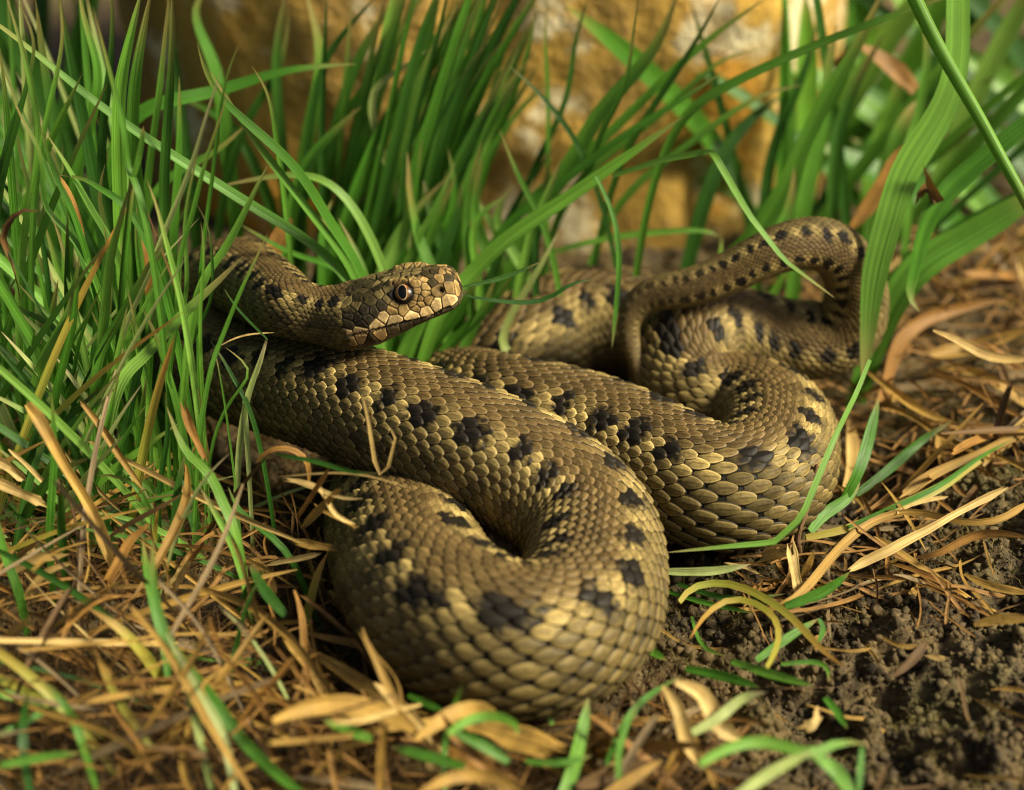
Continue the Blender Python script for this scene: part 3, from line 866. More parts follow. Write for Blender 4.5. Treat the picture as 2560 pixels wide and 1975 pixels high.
# ---- the tuft on one side, standing over the snake's neck
neck = Tuft("dense tall green grass tuft standing in front of the snake's neck", (-7.5, -2.5))
Y = 'y'
KTR = [  # view K, from foot to tip
    ([(690, 1180), (560, 900), (440, 750), (330, 620), (300, 400), (260, 180), (160, 0), (60, -250)], 46, 'green', -2.6, -2.0),
    ([(0, 420), (40, 220), (100, 0), (190, -260), (150, -520)], 55, 'dark', -1.5, -1.0),
    ([(800, 900), (760, 820), (640, 620), (540, 440), (420, 240), (315, 80)], 60, 'fresh', -2.2, -1.9),
    ([(570, 820), (480, 580), (380, 370), (310, 150), (280, 20)], 52, 'green', -2.5, -2.2),
    ([(720, 1500), (740, 1300), (770, 1000), (840, 720), (905, 470)], 78, 'fresh', -3.2, -3.1),
    ([(930, 400), (910, 360), (880, 160), (850, -20), (760, -380), (650, -800)], 52, 'green', -3.1, -2.6),
    ([(690, 1685), (720, 1600), (870, 1340), (1000, 1100), (1130, 870)], 72, 'green', -3.6, -3.4),
    ([(870, 1480), (1010, 1150), (1150, 800), (1250, 560), (1350, 300), (1440, 0), (1560, -370)], 44, 'pale', -3.4, -3.0),
    ([(1200, 1685), (1240, 1400), (1260, 1000), (1350, 650), (1440, 300), (1540, 0), (1600, -200)], 42, 'green', -3.1, -2.7),
    ([(1150, 1685), (1290, 1300), (1310, 1000), (1300, 700), (1360, 350), (1400, 150)], 36, 'fresh', -3.0, -2.6),
    ([(1340, 1685), (1310, 1500), (1240, 1150), (1150, 800), (1090, 580), (1030, 420)], 52, 'fresh', -3.7, -3.4),
    ([(1220, 1150), (1130, 900), (1050, 690), (970, 480)], 18, 'brown', -3.3, -3.2),
    ([(1420, 1150), (1480, 1040), (1560, 930), (1680, 720), (1797, 480), (1890, 300)], 66, 'fresh', -3.1, -2.4),
    ([(900, 1760), (980, 1685), (1100, 1560), (1300, 1350), (1500, 1160), (1710, 955)], 88, 'fresh', -3.9, -3.2),
    ([(1500, 1680), (1560, 1520), (1680, 1220), (1797, 970), (1890, 775)], 36, 'green', -3.9, -3.2),
    ([(1410, 1685), (1410, 1300), (1430, 900), (1410, 720)], 30, 'fresh', -3.6, -3.4),
    ([(1360, 1530), (1480, 1250), (1490, 1000), (1460, 750), (1380, 590)], 28, 'dark', -3.3, -3.0),
    ([(600, 1685), (540, 1400), (490, 1150), (440, 900), (360, 660)], 52, 'fresh', -2.9, -2.6),
    ([(290, 1130), (250, 950), (200, 780)], 36, 'green', -1.5, -1.4),
    ([(410, 1685), (450, 1500), (510, 1200), (560, 950)], 62, 'green', -3.4, -3.3),
    ([(460, 1650), (600, 1400), (720, 1150)], 30, 'green', -3.3, -3.1),
    ([(830, 560), (720, 490), (600, 420), (400, 385)], 62, 'green', -2.2, -2.0),
    ([(400, 1430), (250, 1280), (130, 1150)], 40, 'fresh', -2.8, -2.6),
    ([(370, 1450), (150, 1330), (0, 1230)], 52, 'dark', -2.7, -2.4),
    ([(300, 1685), (400, 1500), (480, 1330), (520, 1150)], 72, 'fresh', -3.6, -3.4),
    ([(660, 1685), (690, 1400), (730, 1100), (760, 850), (700, 560), (740, 300)], 60, 'dark', -1.8, -1.2),
    ([(950, 1600), (1000, 1300), (960, 900), (960, 600)], 46, 'green', -2.2, -1.8),
    ([(1050, 1685), (1090, 1300), (1130, 1000), (1190, 700)], 50, 'green', -2.3, -1.9),
    ([(350, 1300), (320, 1000), (290, 750), (330, 500)], 46, 'dark', -1.2, -0.8),
    ([(180, 1200), (160, 900), (210, 600), (160, 300), (110, 60)], 50, 'dark', -0.8, -0.3),
    ([(530, 1685), (590, 1450), (680, 1250), (700, 1500)], 30, 'green', -3.0, -2.8),
    ([(1000, 1685), (930, 1450), (880, 1250)], 40, 'green', -3.4, -3.3),
]
for pts, w, mat, a, b in KTR:
    neck.trace('K', pts, w, mat, Y, a, b)
neck.trace('K', [(790, 1800), (820, 1685), (850, 1300), (890, 800), (930, 420)], 62, 'green', Y, -3.3, -3.1, style='stem')
neck.trace('K', [(930, 420), (965, 300), (1000, 120), (1005, 40)], 46, 'green', Y, -3.1, -3.0, root=False)
ATR = [  # view A, from foot to tip
    ([(590, 900), (560, 560), (575, 300), (600, 150), (640, -60)], 62, 'green', 0.5, 1.0),
    ([(500, 700), (510, 350), (550, 150), (600, -60)], 66, 'fresh', 0.0, 0.6),
    ([(690, 900), (700, 600), (720, 300), (725, -60)], 48, 'dark', 0.2, 0.6),
    ([(730, 1000), (750, 700), (755, 320)], 42, 'green', 0.8, 1.2),
    ([(0, 820), (60, 560), (120, 330), (140, 170), (60, -20)], 28, 'dark', -1.5, -1.2),
    ([(160, 700), (230, 350), (262, 150), (248, -40)], 28, 'green', -1.8, -1.5),
    ([(330, 900), (250, 600), (190, 300), (150, 0)], 60, 'dark', 1.5, 2.0),
    ([(420, 900), (360, 560), (300, 260), (240, -50)], 60, 'dark', 1.0, 1.6),
    ([(470, 1000), (430, 700), (440, 480), (470, 200), (470, -60)], 44, 'dark', 0.5, 1.2),
    ([(330, 700), (410, 300), (360, 100), (330, -60)], 50, 'green', 1.5, 2.0),
    ([(620, 800), (670, 400), (690, 200), (710, -20)], 34, 'green', 1.2, 1.6),
    ([(60, 900), (30, 500), (0, 200)], 40, 'green', -1.0, -0.8),
    ([(100, 1000), (160, 620), (100, 230), (20, -40)], 36, 'fresh', -1.8, -1.4),
    ([(850, 1100), (900, 700), (960, 310), (1015, 170)], 20, 'green', -2.9, -2.5),
    ([(1040, 1685), (1080, 1560), (1120, 1430)], 30, 'pale', -4.0, -3.8),
    ([(740, 1685), (700, 1550), (650, 1400), (600, 1300)], 34, 'green', -3.8, -3.6),
    ([(230, 1685), (300, 1400), (330, 1090)], 38, 'green', -3.6, -3.4),
]
for pts, w, mat, a, b in ATR:
    neck.trace('A', pts, w, mat, Y, a, b)
for pts, w, mat in [([(880, 1650), (800, 1510), (700, 1330), (560, 1120)], 52, 'dark'), ([(890, 1800), (890, 1685), (980, 1480), (1050, 1300), (1105, 1105)], 52, 'pale'),
                    ([(760, 1685), (920, 1400), (820, 1270), (700, 1180)], 34, 'green'), ([(500, 1685), (560, 1500), (600, 1250)], 30, 'green'), ([(660, 1500), (620, 1300), (600, 1200)], 22, 'green')]:
    neck.trace('I', pts, w, mat, Y, -4.0, -3.7)
neck.trace('I', [(1105, 1105), (960, 960), (820, 810), (690, 620)], 24, 'dark', Y, -3.7, -3.0, root=False)
# filling blades behind the traced ones
def fill(tuft, count, x0, x1, y0, y1, hmin, hmax, lean, mats, wmin=0.16, wmax=0.5, curve=1.0, keep=None):
    made = tries = 0
    while made < count and tries < count * 12:
        tries += 1
        x, y = SWAY.uniform(x0, x1), SWAY.uniform(y0, y1)
        h = SWAY.uniform(hmin, hmax)
        ax = SWAY.uniform(*lean); ay = SWAY.normal(0, 0.16)
        z0 = float(ground_h(np.array([x]), np.array([y]))[0])
        k = SWAY.uniform(0.2, 0.9) * curve
        tt = np.linspace(0, 1, 5)
        p = np.stack([x + h * (np.sin(ax) * tt + k * np.sin(ax) * tt ** 2 * 0.5), y + h * (ay * tt + 0.2 * k * ay * tt ** 2),
                      z0 - 0.1 + h * np.cos(ax) * (tt - 0.18 * k * tt ** 2)], -1)
        q = spline(p, 14)
        if hides_snake(q): continue
        if keep is not None and not keep(project(q)): continue
        tuft.add(p, SWAY.uniform(wmin, wmax), mats[SWAY.integers(len(mats))], root=False)
        made += 1
    return made
fill(neck, 92, -12.5, -5.2, -2.5, 4.5, 4, 12, (-0.65, 0.35), ['green', 'green', 'dark', 'fresh', 'pale'], 0.09, 0.25, keep=lambda q: not ((q[:, 0] > 330) & (q[:, 1] < 480)).any() and q[:, 0].max() < 700)
fill(neck, 45, -12.5, -6.0, -4.5, -1.5, 2.5, 8, (-0.7, 0.7), ['green', 'fresh', 'dark', 'green', 'pale'], 0.07, 0.24, keep=lambda q: q[:, 0].max() < 600 and q[:, 1].max() < 1400)

n_x = 0
while n_x < 46:                                       # thin crossing blades in front of the neck
    x, y = SWAY.uniform(-11.8, -6.2), SWAY.uniform(-5.2, -3.6)
    h, ax = SWAY.uniform(3.5, 9.0), SWAY.choice([-1, 1]) * SWAY.uniform(0.15, 0.85)
    z0 = float(ground_h(np.array([x]), np.array([y]))[0]); tt = np.linspace(0, 1, 5)
    p = np.stack([x + h * (np.sin(ax) * tt + 0.2 * np.sin(ax) * tt ** 2), y + h * SWAY.normal(0.05, 0.12) * tt, z0 - 0.1 + h * np.cos(ax) * (tt - 0.15 * tt ** 2)], -1)
    q = project(spline(p, 14))
    if q[:, 0].max() > 640 or (q[:, 0].max() > 520 and SWAY.random() < 0.6): continue
    neck.add(p, SWAY.uniform(0.06, 0.20), ['green', 'fresh', 'dark', 'pale', 'yellow', 'green'][SWAY.integers(6)], root=False); n_x += 1
# long blades leaning across behind the head
behind = Tuft("loose long green blades arching down behind the snake's raised head", (-4.0, 1.5))
behind.trace('A', [(1420, 1125), (1100, 890), (800, 700), (470, 480), (230, 290), (0, 110), (-200, -30)], 46, 'green', Y, 0.2, 0.8)
behind.trace('A', [(1500, 1110), (1400, 950), (1310, 800), (1190, 650), (1000, 480), (880, 330), (830, 180)], 46, 'green', Y, 0.3, -0.6)
behind.trace('A', [(1480, 1140), (1350, 950), (1180, 730), (1010, 500), (880, 290)], 40, 'green', Y, 0.2, -0.4)
behind.trace('A', [(1180, 700), (1160, 570), (1120, 380), (1060, 278)], 26, 'green', Y, 1.2, 1.0)
behind.trace('A', [(600, 470), (780, 410), (920, 380), (1200, 300), (1500, 270)], 60, 'green', Y, 3.0, 4.0)
behind.trace('A', [(700, 760), (900, 640), (1040, 520)], 40, 'green', Y, 2.5, 3.0)
behind.trace('A', [(1200, 1120), (1290, 700), (1400, 560), (1520, 450)], 60, 'green', Y, 3.0, 3.4)
behind.trace('A', [(1516, 920), (1360, 760), (1180, 740), (900, 790)], 40, 'fresh', Y, 1.5, 2.0)
behind.trace('I', [(1750, 420), (1560, 350), (1300, 260), (1060, 130), (850, 10)], 70, 'green', Y, 1.4, 1.8)
behind.trace('I', [(1950, 420), (1850, 250), (1720, 80), (1600, -80)], 60, 'green', Y, 0.8, 1.4)
behind.trace('I', [(1991, 330), (1900, 150), (1780, -60)], 60, 'fresh', Y, 0.9, 1.4)
behind.trace('B', [(700, 1425), (900, 1380), (1095, 1300)], 24, 'dark', Y, -1.6, -1.3, root=False, style='tip2')
behind.trace('B', [(690, 1462), (950, 1500), (1130, 1480), (1250, 1410), (1350, 1388)], 24, 'dark', Y, -1.7, -1.3, root=False, style='tip2')
for x, dx, w in ((830, 60, 40), (930, -60, 60), (1010, 80, 70), (1060, 140, 50), (1100, 180, 44), (980, 20, 44), (1150, 90, 40)):
    # short blades between the chin and the coil behind it
    behind.trace('P', [(x + 10, 960), (x, 905), (x + dx * 0.5, 800), (x + dx, 690)], w * 0.7, 'green' if x % 3 else 'fresh', Y, 1.0, 1.4)

# ---- the tussock behind the head, fanning up in front of the boulder
mid = Tuft("dense dark green tussock fanning up before the ochre boulder", (-0.8, 6.0))
BTR = [
    ([(640, 1480), (720, 1390), (900, 1210), (1200, 1000), (1400, 860), (1600, 720), (1800, 580)], 78, 'fresh', 1.0, 2.2),
    ([(1250, 950), (1340, 830), (1380, 700), (1500, 450), (1550, 200), (1590, -60)], 36, 'dark', 4.0, 3.4),
    ([(1000, 1050), (1300, 780), (1600, 500), (1900, 220), (2230, -20)], 52, 'green', 4.5, 5.5),
    ([(900, 1150), (1100, 980), (1500, 680), (1800, 490), (2015, 345)], 46, 'green', 3.5, 4.0),
    ([(1000, 1200), (1250, 800), (1400, 550), (1650, 250), (1780, -60)], 88, 'green', 4.5, 5.0),
    ([(1500, 800), (1640, 550), (1740, 400), (1850, 230), (2000, -40)], 40, 'dark', 4.8, 5.0),
    ([(1000, 1000), (1130, 700), (1230, 450), (1260, 250), (1340, -40)], 36, 'dark', 5.5, 6.0),
    ([(1130, 900), (1130, 450), (1120, 200), (1130, -40)], 26, 'green', 5.5, 6.0),
    ([(700, 1200), (800, 900), (900, 600), (1020, 300), (1070, 40)], 42, 'green', 5.0, 5.5),
    ([(1340, 850), (1130, 510), (930, 320)], 34, 'dark', 4.0, 4.0),
    ([(400, 1000), (280, 440), (420, 330), (535, 245)], 44, 'pale', 4.6, 4.8),
    ([(-50, 900), (100, 600), (300, 330), (520, -40)], 48, 'green', 5.0, 5.6),
    ([(-30, 500), (30, 300), (130, 150), (300, -40)], 42, 'dark', 5.0, 5.4),
    ([(10, 900), (10, 600), (20, 300), (35, -40)], 38, 'dark', 4.5, 4.8),
    ([(100, 700), (130, 350), (160, -40)], 32, 'green', 5.0, 5.2),
    ([(1050, 1150), (1130, 960), (1200, 780)], 50, 'fresh', 3.0, 3.2),
    ([(1100, 1100), (1000, 900), (890, 640)], 34, 'green', 3.0, 3.2),
    ([(1500, 1000), (1850, 700), (2184, 480), (2400, 420)], 40, 'green', 5.0, 5.6),
    ([(1300, 900), (1700, 560), (2000, 300), (2200, 240)], 36, 'green', 6.0, 6.4),
]
for pts, w, mat, a, b in BTR:
    mid.trace('B', pts, w, mat, Y, a, b)
mid.trace('P', [(1530, 440), (1660, 398), (1776, 378), (1784, 384), (1875, 540), (1960, 650), (2086, 744)], 19, 'fresh', Y, 1.6, -0.4, root=False, kink=True)
mid.trace('P', [(1490, 440), (1530, 530), (1545, 605), (1546, 700), (1537, 800), (1530, 870)], 15, 'green', Y, 1.2, -0.2, root=False)
mid.trace('P', [(1380, 630), (1530, 594), (1660, 579), (1770, 579), (1798, 590)], 17, 'fresh', Y, 4.2, 4.4, root=False)
mid.trace('P', [(1790, 668), (1800, 640), (1803, 585)], 20, 'fresh', Y, 4.2, 4.4)
mid.trace('P', [(1300, 900), (1262, 870), (1330, 700), (1400, 570)], 22, 'pale', Y, 1.4, 1.6)
made = 0
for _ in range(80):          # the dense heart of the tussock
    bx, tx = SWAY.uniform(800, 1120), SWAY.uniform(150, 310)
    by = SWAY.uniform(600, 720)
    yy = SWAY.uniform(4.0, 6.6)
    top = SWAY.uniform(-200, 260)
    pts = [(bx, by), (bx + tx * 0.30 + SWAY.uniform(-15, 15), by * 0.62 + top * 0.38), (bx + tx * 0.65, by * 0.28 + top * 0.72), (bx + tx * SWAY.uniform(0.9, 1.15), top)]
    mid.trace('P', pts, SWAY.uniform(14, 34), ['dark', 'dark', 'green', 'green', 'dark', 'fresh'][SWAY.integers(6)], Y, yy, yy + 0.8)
for _ in range(24):          # short shoots at its foot
    bx = SWAY.uniform(760, 1350); by = SWAY.uniform(640, 720)
    mid.trace('P', [(bx, by), (bx + SWAY.uniform(-60, 80), by - SWAY.uniform(80, 160)), (bx + SWAY.uniform(-90, 170), by - SWAY.uniform(180, 330))],
              SWAY.uniform(18, 36), ['dark', 'green', 'green', 'fresh'][SWAY.integers(4)], Y, *(lambda d: (d, d + 0.5))(SWAY.uniform(2.6, 4.6)))

# ---- blades on the far side, around the tail loop
tail = Tuft("broad bladed green grass tuft rising beside the snake's tail loop", (7.0, 5.0))
CTR = [
    ([(60, 1130), (100, 1100), (200, 1000), (330, 800), (480, 480), (650, 180), (760, -60)], 84, 'green', 4.2, 5.4),
    ([(400, 1000), (440, 760), (500, 520), (520, 320), (560, 100)], 80, 'green', 6.0, 7.0),
    ([(540, 900), (560, 600), (620, 400), (760, 140)], 60, 'dark', 6.5, 7.5),
    ([(1075, -260), (1068, 60), (1050, 330), (960, 540), (850, 720), (780, 920), (720, 1150), (690, 1400), (666, 1622)], 135, 'fresh', 3.0, 0.2),
    ([(1500, 430), (1348, 530), (1200, 650), (1050, 780), (985, 860), (920, 1000), (885, 1150), (868, 1250), (905, 1312)], 92, 'green', 2.2, 0.8),
    ([(900, 1130), (1100, 1000), (1348, 850), (1500, 760)], 140, 'green', 2.6, 3.2),
    ([(-60, 470), (100, 360), (400, 220), (700, 100), (1010, -10), (1200, -60)], 42, 'green', 3.6, 3.4),
    ([(250, 900), (300, 600), (420, 300), (480, 80)], 56, 'dark', 7.0, 8.0),
    ([(90, 640), (200, 500), (330, 400)], 70, 'dark', 7.0, 8.0),
    ([(860, 900), (900, 500), (940, 200), (900, -20)], 46, 'green', 6.0, 7.0),
    ([(800, 620), (860, 480), (900, 420)], 90, 'green', 6.5, 7.0),
    ([(260, 1050), (350, 900), (380, 700)], 60, 'green', 4.0, 4.6),
]
for pts, w, mat, a, b in CTR:
    tail.trace('C', pts, w, mat, Y, a, b, root=(pts[0][1] > pts[-1][1]))
tail.trace('C', [(780, -250), (890, 0), (1000, 220), (1150, 480), (1260, 680), (1348, 840), (1420, 990)], 68, 'fresh', Y, 1.5, -0.5, style='stem', root=False)
tail.trace('P', [(1560, 770), (1700, 705), (1835, 672)], 16, 'green', Y, 3.4, 2.6)
tail.trace('P', [(1880, 830), (1930, 740), (1975, 660)], 30, 'fresh', Y, 3.0, 3.2)
far = Tuft("blurred bright green grass tuft in the background beyond the boulder's flank", (11.0, 14.0))
fill(tail, 14, 6.2, 9.0, 6.5, 9.0, 6, 12, (-0.2, 0.7), ['green', 'dark', 'green'], 0.2, 0.45)
fill(far, 60, 6.5, 17, 9.5, 19, 4, 11, (-0.9, 0.7), ['green', 'green', 'fresh', 'dark'], 0.35, 0.8, 1.3)
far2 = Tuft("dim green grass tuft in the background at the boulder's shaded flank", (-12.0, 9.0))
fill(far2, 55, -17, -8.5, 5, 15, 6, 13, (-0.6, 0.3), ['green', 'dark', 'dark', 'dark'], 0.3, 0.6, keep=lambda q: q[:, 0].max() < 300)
wild = Tuft("scattered green blades rising close in front of the boulder's face", (-5.5, 7.5))
for pts, w, mat in [([(700, 330), (690, 190), (700, 60), (720, -30)], 32, 'dark'), ([(620, 300), (700, 160), (722, 20)], 24, 'dark'), ([(560, 300), (530, 150), (490, 20), (520, -30)], 40, 'green'),
                    ([(770, 340), (800, 150), (760, -30)], 40, 'green'), ([(830, 380), (900, 140), (1000, -20)], 34, 'dark'), ([(470, 420), (440, 200), (420, -20)], 36, 'dark'), ([(640, 420), (560, 300), (440, 240)], 30, 'green')]:
    wild.trace('P', pts, w, mat, Y, 6.0, 6.6)

# ------------------------------------------------------------------ green clippings and shoots low around the coil
front = Tuft("sparse low green shoots growing up through the straw heap", (-6.5, -8.0))
JTR = [
    ([(400, 1330), (390, 1100), (400, 800), (420, 500), (420, 250), (400, -60)], 66, 'green', -6.4, -5.6),
    ([(1860, 1150), (1800, 930), (1740, 800), (1620, 560), (1480, 430), (1390, 280), (1300, 50)], 84, 'fresh', -6.4, -5.2),
    ([(1800, 1100), (1680, 880), (1560, 680)], 66, 'fresh', -6.6, -6.4),
    ([(2184, 1130), (2000, 980), (1850, 830), (1780, 680)], 56, 'green', -6.2, -5.6),
    ([(720, 700), (780, 450), (830, 230), (880, 0), (940, -240)], 46, 'green', -4.6, -4.2),
    ([(780, 560), (850, 470), (1000, 240), (1160, 10)], 40, 'green', -4.5, -4.2),
    ([(170, 1600), (120, 1420), (50, 1250), (0, 1050), (-40, 850)], 76, 'green', -7.6, -7.0),
    ([(1180, 1540), (1120, 1250), (1100, 1030)], 44, 'green', -6.2, -5.8),
    ([(1230, 1560), (1210, 1300), (1210, 1000), (1240, 820)], 46, 'yellow', -6.2, -5.8),
    ([(2150, 1560), (2050, 1450), (1940, 1300)], 60, 'dark', -6.8, -6.6),
    ([(1340, 1200), (1370, 900), (1400, 600), (1440, 440)], 80, 'dark', -5.8, -5.2),
    ([(1180, 900), (1060, 680), (930, 600), (740, 590)], 44, 'green', -5.2, -5.0),
    ([(1250, 640), (1290, 400), (1310, 150), (1290, -60)], 46, 'dark', -4.4, -4.2),
]
for pts, w, mat, a, b in JTR:
    front.trace('J', pts, w, mat, Y, a, b)
ETR = [
    ([(830, 1685), (770, 1420), (720, 1230), (650, 1060)], 36, 'pale', 0.5, 2.4), ([(920, 1700), (880, 1500), (800, 1330), (680, 1120)], 40, 'pale', 0.6, 2.3),
    ([(1180, 1700), (950, 1490), (830, 1330), (670, 1130), (610, 960), (600, 700)], 54, 'green', 0.5, 3.2),
    ([(600, 1530), (520, 1420), (430, 1270), (370, 1130)], 36, 'yellow', 0.6, 1.8), ([(0, 1590), (150, 1560), (320, 1540)], 36, 'green', 1.2, 1.2),
    ([(0, 1470), (130, 1400), (270, 1330)], 28, 'green', 1.2, 1.2), ([(380, 1685), (300, 1440), (260, 1360), (140, 1230)], 36, 'green', 0.6, 1.8),
    ([(120, 1700), (90, 1450), (110, 1300)], 40, 'dark', 0.6, 1.8), ([(1120, 1000), (1050, 920), (980, 800)], 46, 'dark', 1.5, 2.0), ([(660, 1250), (640, 1100), (600, 950), (560, 700)], 40, 'green', 0.8, 2.4),
]
for pts, w, mat, a, b in ETR:
    front.trace('E', pts, w, mat, 'z', a, b, root=False)
n_g = 0
while n_g < 34:                                       # thin young blades pushing up through the heap
    x, y = SWAY.uniform(-11.5, -3.6), SWAY.uniform(-11.5, -3.5)
    h, ax, ay = SWAY.uniform(2.0, 5.0), SWAY.uniform(-0.9, 0.9), SWAY.uniform(-0.4, 0.5)
    z0 = float(ground_h(np.array([x]), np.array([y]))[0]); tt = np.linspace(0, 1, 5)
    p = np.stack([x + h * (np.sin(ax) * tt + 0.35 * np.sin(ax) * tt ** 2), y + h * ay * tt, z0 + h * np.cos(ax) * (tt - 0.35 * tt ** 2)], -1)
    if hides_snake(spline(p, 12), 0.9): continue
    front.add(p, SWAY.uniform(0.07, 0.22), ['green', 'fresh', 'dark', 'yellow', 'pale'][SWAY.integers(5)], root=False); n_g += 1
near = Tuft("short blurred green blades bent over at the foot of the coil", (1.0, -11.0))
for pts, w, mat, a, b, kk in [
    ([(1500, 1160), (1560, 1037), (1630, 800), (1665, 640), (1685, 530)], 86, 'fresh', 0.2, 1.1, False),
    ([(1490, 680), (1440, 580), (1380, 450), (1305, 300), (1180, 288), (1060, 345)], 42, 'fresh', 0.3, 1.8, False),
    ([(590, 285), (780, 180), (930, 108)], 40, 'green', 0.9, 1.6, False),
    ([(920, 730), (1050, 650), (1200, 640), (1290, 690), (1295, 745)], 56, 'fresh', 1.6, 1.5, False),
    ([(1250, 880), (1100, 790), (920, 700)], 62, 'green', 1.0, 1.6, False), ([(900, 1060), (905, 760), (960, 560), (1000, 450)], 38, 'green', 0.4, 2.2, False),
    ([(500, 760), (400, 720), (230, 650)], 60, 'fresh', 1.2, 1.4, False), ([(1010, 910), (800, 850), (600, 800)], 60, 'green', 1.0, 1.2, False),
    ([(1780, 900), (1900, 650), (1990, 540), (2184, 420)], 46, 'green', 0.6, 0.9, False), ([(1340, 880), (1560, 885), (1700, 850)], 40, 'green', 0.8, 0.8, False),
    ([(1860, 1037), (1850, 830), (1960, 560)], 40, 'green', 0.6, 1.1, False), ([(700, 520), (900, 610)], 40, 'green', 1.2, 1.2, False)]:
    near.trace('G', pts, w, mat, 'z', a, b, root=False, kink=kk)
for pts, w, mat, a, b in [
    ([(460, 1720), (650, 1590), (830, 1500)], 60, 'pale', 1.4, 1.7), ([(290, 1560), (450, 1475), (650, 1460), (820, 1510), (950, 1460), (1100, 1465)], 62, 'fresh', 1.6, 1.2),
    ([(1020, 1720), (950, 1600), (820, 1515)], 76, 'fresh', 1.0, 1.5), ([(250, 1410), (400, 1320), (500, 1240), (610, 1215)], 56, 'pale', 0.9, 1.3),
    ([(220, 1100), (450, 1150), (580, 1195)], 50, 'green', 0.5, 0.7), ([(440, 1065), (640, 1130), (840, 1185)], 46, 'fresh', 0.5, 0.7), ([(680, 1080), (880, 1080), (910, 1170)], 26, 'green', 0.4, 0.4),
    ([(1070, 1480), (1060, 1600), (1050, 1720)], 40, 'green', 1.0, 0.6), ([(890, 1240), (940, 1300), (1000, 1390)], 44, 'green', 0.5, 0.4)]:
    near.trace('F', pts, w, mat, 'z', a, b, root=False)
right = Tuft("low green blades lying along the ground beside the coil's outer bend", (4.5, -6.5))
right.trace('P', [(2175, 900), (2140, 985), (2090, 1085), (2005, 1292), (1938, 1354), (1930, 1356), (1800, 1368), (1660, 1382)], 17, 'fresh', 'y', [-3.0, -3.6, -4.6, -5.9, -6.2, -6.2, -6.3, -6.4], 0, root=False, kink=True)
for pts, w, mat, a, b in [
    ([(110, 632), (350, 630), (530, 598)], 46, 'pale', 0.3, 0.4), ([(105, 720), (300, 780), (560, 835)], 26, 'green', 0.25, 0.3), ([(700, 800), (900, 720), (1010, 635)], 56, 'green', 0.4, 0.9),
    ([(180, 690), (420, 760), (700, 740)], 30, 'dark', 0.2, 0.3), ([(820, 440), (900, 350), (1000, 280), (1060, 200)], 60, 'green', 0.4, 0.8), ([(980, 290), (1040, 180), (1100, 0), (1150, -200)], 64, 'green', 0.6, 2.0),
    ([(1040, 260), (1200, 140), (1360, 0), (1500, -90)], 50, 'dark', 0.5, 1.0), ([(0, 970), (60, 1020), (130, 1060)], 46, 'green', 0.4, 0.4), ([(560, 1060), (700, 960), (860, 860)], 46, 'green', 0.3, 0.5),
    ([(860, 860), (880, 900), (850, 980)], 30, 'green', 0.5, 0.3), ([(250, 850), (330, 1010), (420, 1040)], 22, 'green', 0.3, 0.3),
    ([(800, 470), (1000, 425), (1250, 320), (1450, 225), (1620, 105), (1800, 10), (1950, -60)], 48, 'yellow', 0.5, 0.9), ([(1000, 420), (1250, 310), (1450, 215), (1620, 95), (1800, -5)], 26, 'green', 0.6, 1.0),
    ([(610, 1095), (640, 1040), (668, 940), (640, 850), (560, 790), (450, 768), (330, 830), (240, 960)], 36, 'yellow', 0.9, 0.8),
    ([(190, 780), (260, 710), (400, 690), (560, 740), (700, 830), (820, 950), (900, 1030), (990, 1095)], 42, 'yellow', 0.5, 0.9)]:
    right.trace('F', pts, w, mat, 'z', a, b, root=False)

# ------------------------------------------------------------------ single dry leaves, straws and twigs that stand out
loose("dry_straw", "pale cream thread of dry grass bent into a V against the snake's side", "straw", 'H',
      [(1155, 560), (1200, 750), (1230, 950), (1268, 1085), (1290, 1105), (1340, 1030), (1370, 900), (1382, 830), (1350, 790)], 30, 'straw_pale', 'y', -6.0, -6.1, 'tip2')
loose("dead_leaf", "curled brown dead leaf hanging on the tall grass tuft", "leaf", 'K', [(265, 640), (150, 640), (50, 740), (20, 840), (60, 950), (110, 1100), (140, 1270)], 54, 'brown', 'y', -3.2, -3.0, 'tip2', roll=2.6, fold=0.5)
loose("dry_leaf", "small two-toned dry leaf with a pointed tip on the litter beside the tail loop", "leaf", 'C', [(965, 1392), (1080, 1440), (1200, 1500), (1348, 1512), (1420, 1500)], 44, 'straw_pale', 'y', -0.6, -1.0, 'tip2', fold=0.5)
loose("twig", "thin rough brown twig standing upright beside the coil's outer bend", "twig", 'F', [(770, 540), (762, 480), (785, 390), (825, 270), (835, 190), (850, 118)], 26, 'twig', 'z', 0.5, 2.0, 'twig')
loose("dry_leaf", "shredded dry grass sheath standing at the foot of the rough twig", "leaf", 'F', [(770, 750), (745, 640), (725, 520)], 66, 'straw_pale', 'z', 0.2, 1.0, 'strip', fold=0.5)
loose("dry_leaf", "torn papery tan leaf scrap lying against the foot of the rough twig", "leaf", 'F', [(575, 575), (640, 550), (705, 520)], 84, 'straw_pale', 'z', 0.4, 0.8, 'strip')
loose("dry_leaf", "narrow yellowish dead leaf leaning on the shredded grass sheath", "leaf", 'F', [(780, 660), (810, 600), (835, 540)], 46, 'straw', 'z', 0.3, 0.9, 'leaf')
loose("dry_straw", "long thick pale tan straw slanting across the bare soil", "straw", 'L', [(740, 580), (900, 490), (1050, 425), (1200, 340), (1380, 250), (1550, 150), (1830, 0), (2000, -80)], 86, 'straw_pale', 'z', 0.7, 1.3, 'strip', fold=0.5)
loose("dry_straw", "wavy tan straw running from the rough twig over the soil bank", "straw", 'F', [(640, 810), (700, 790), (900, 590), (1050, 440), (1200, 362), (1350, 350), (1500, 385), (1700, 390), (1860, 305)], 46, 'straw', 'z', 0.3, 1.0, 'strip')
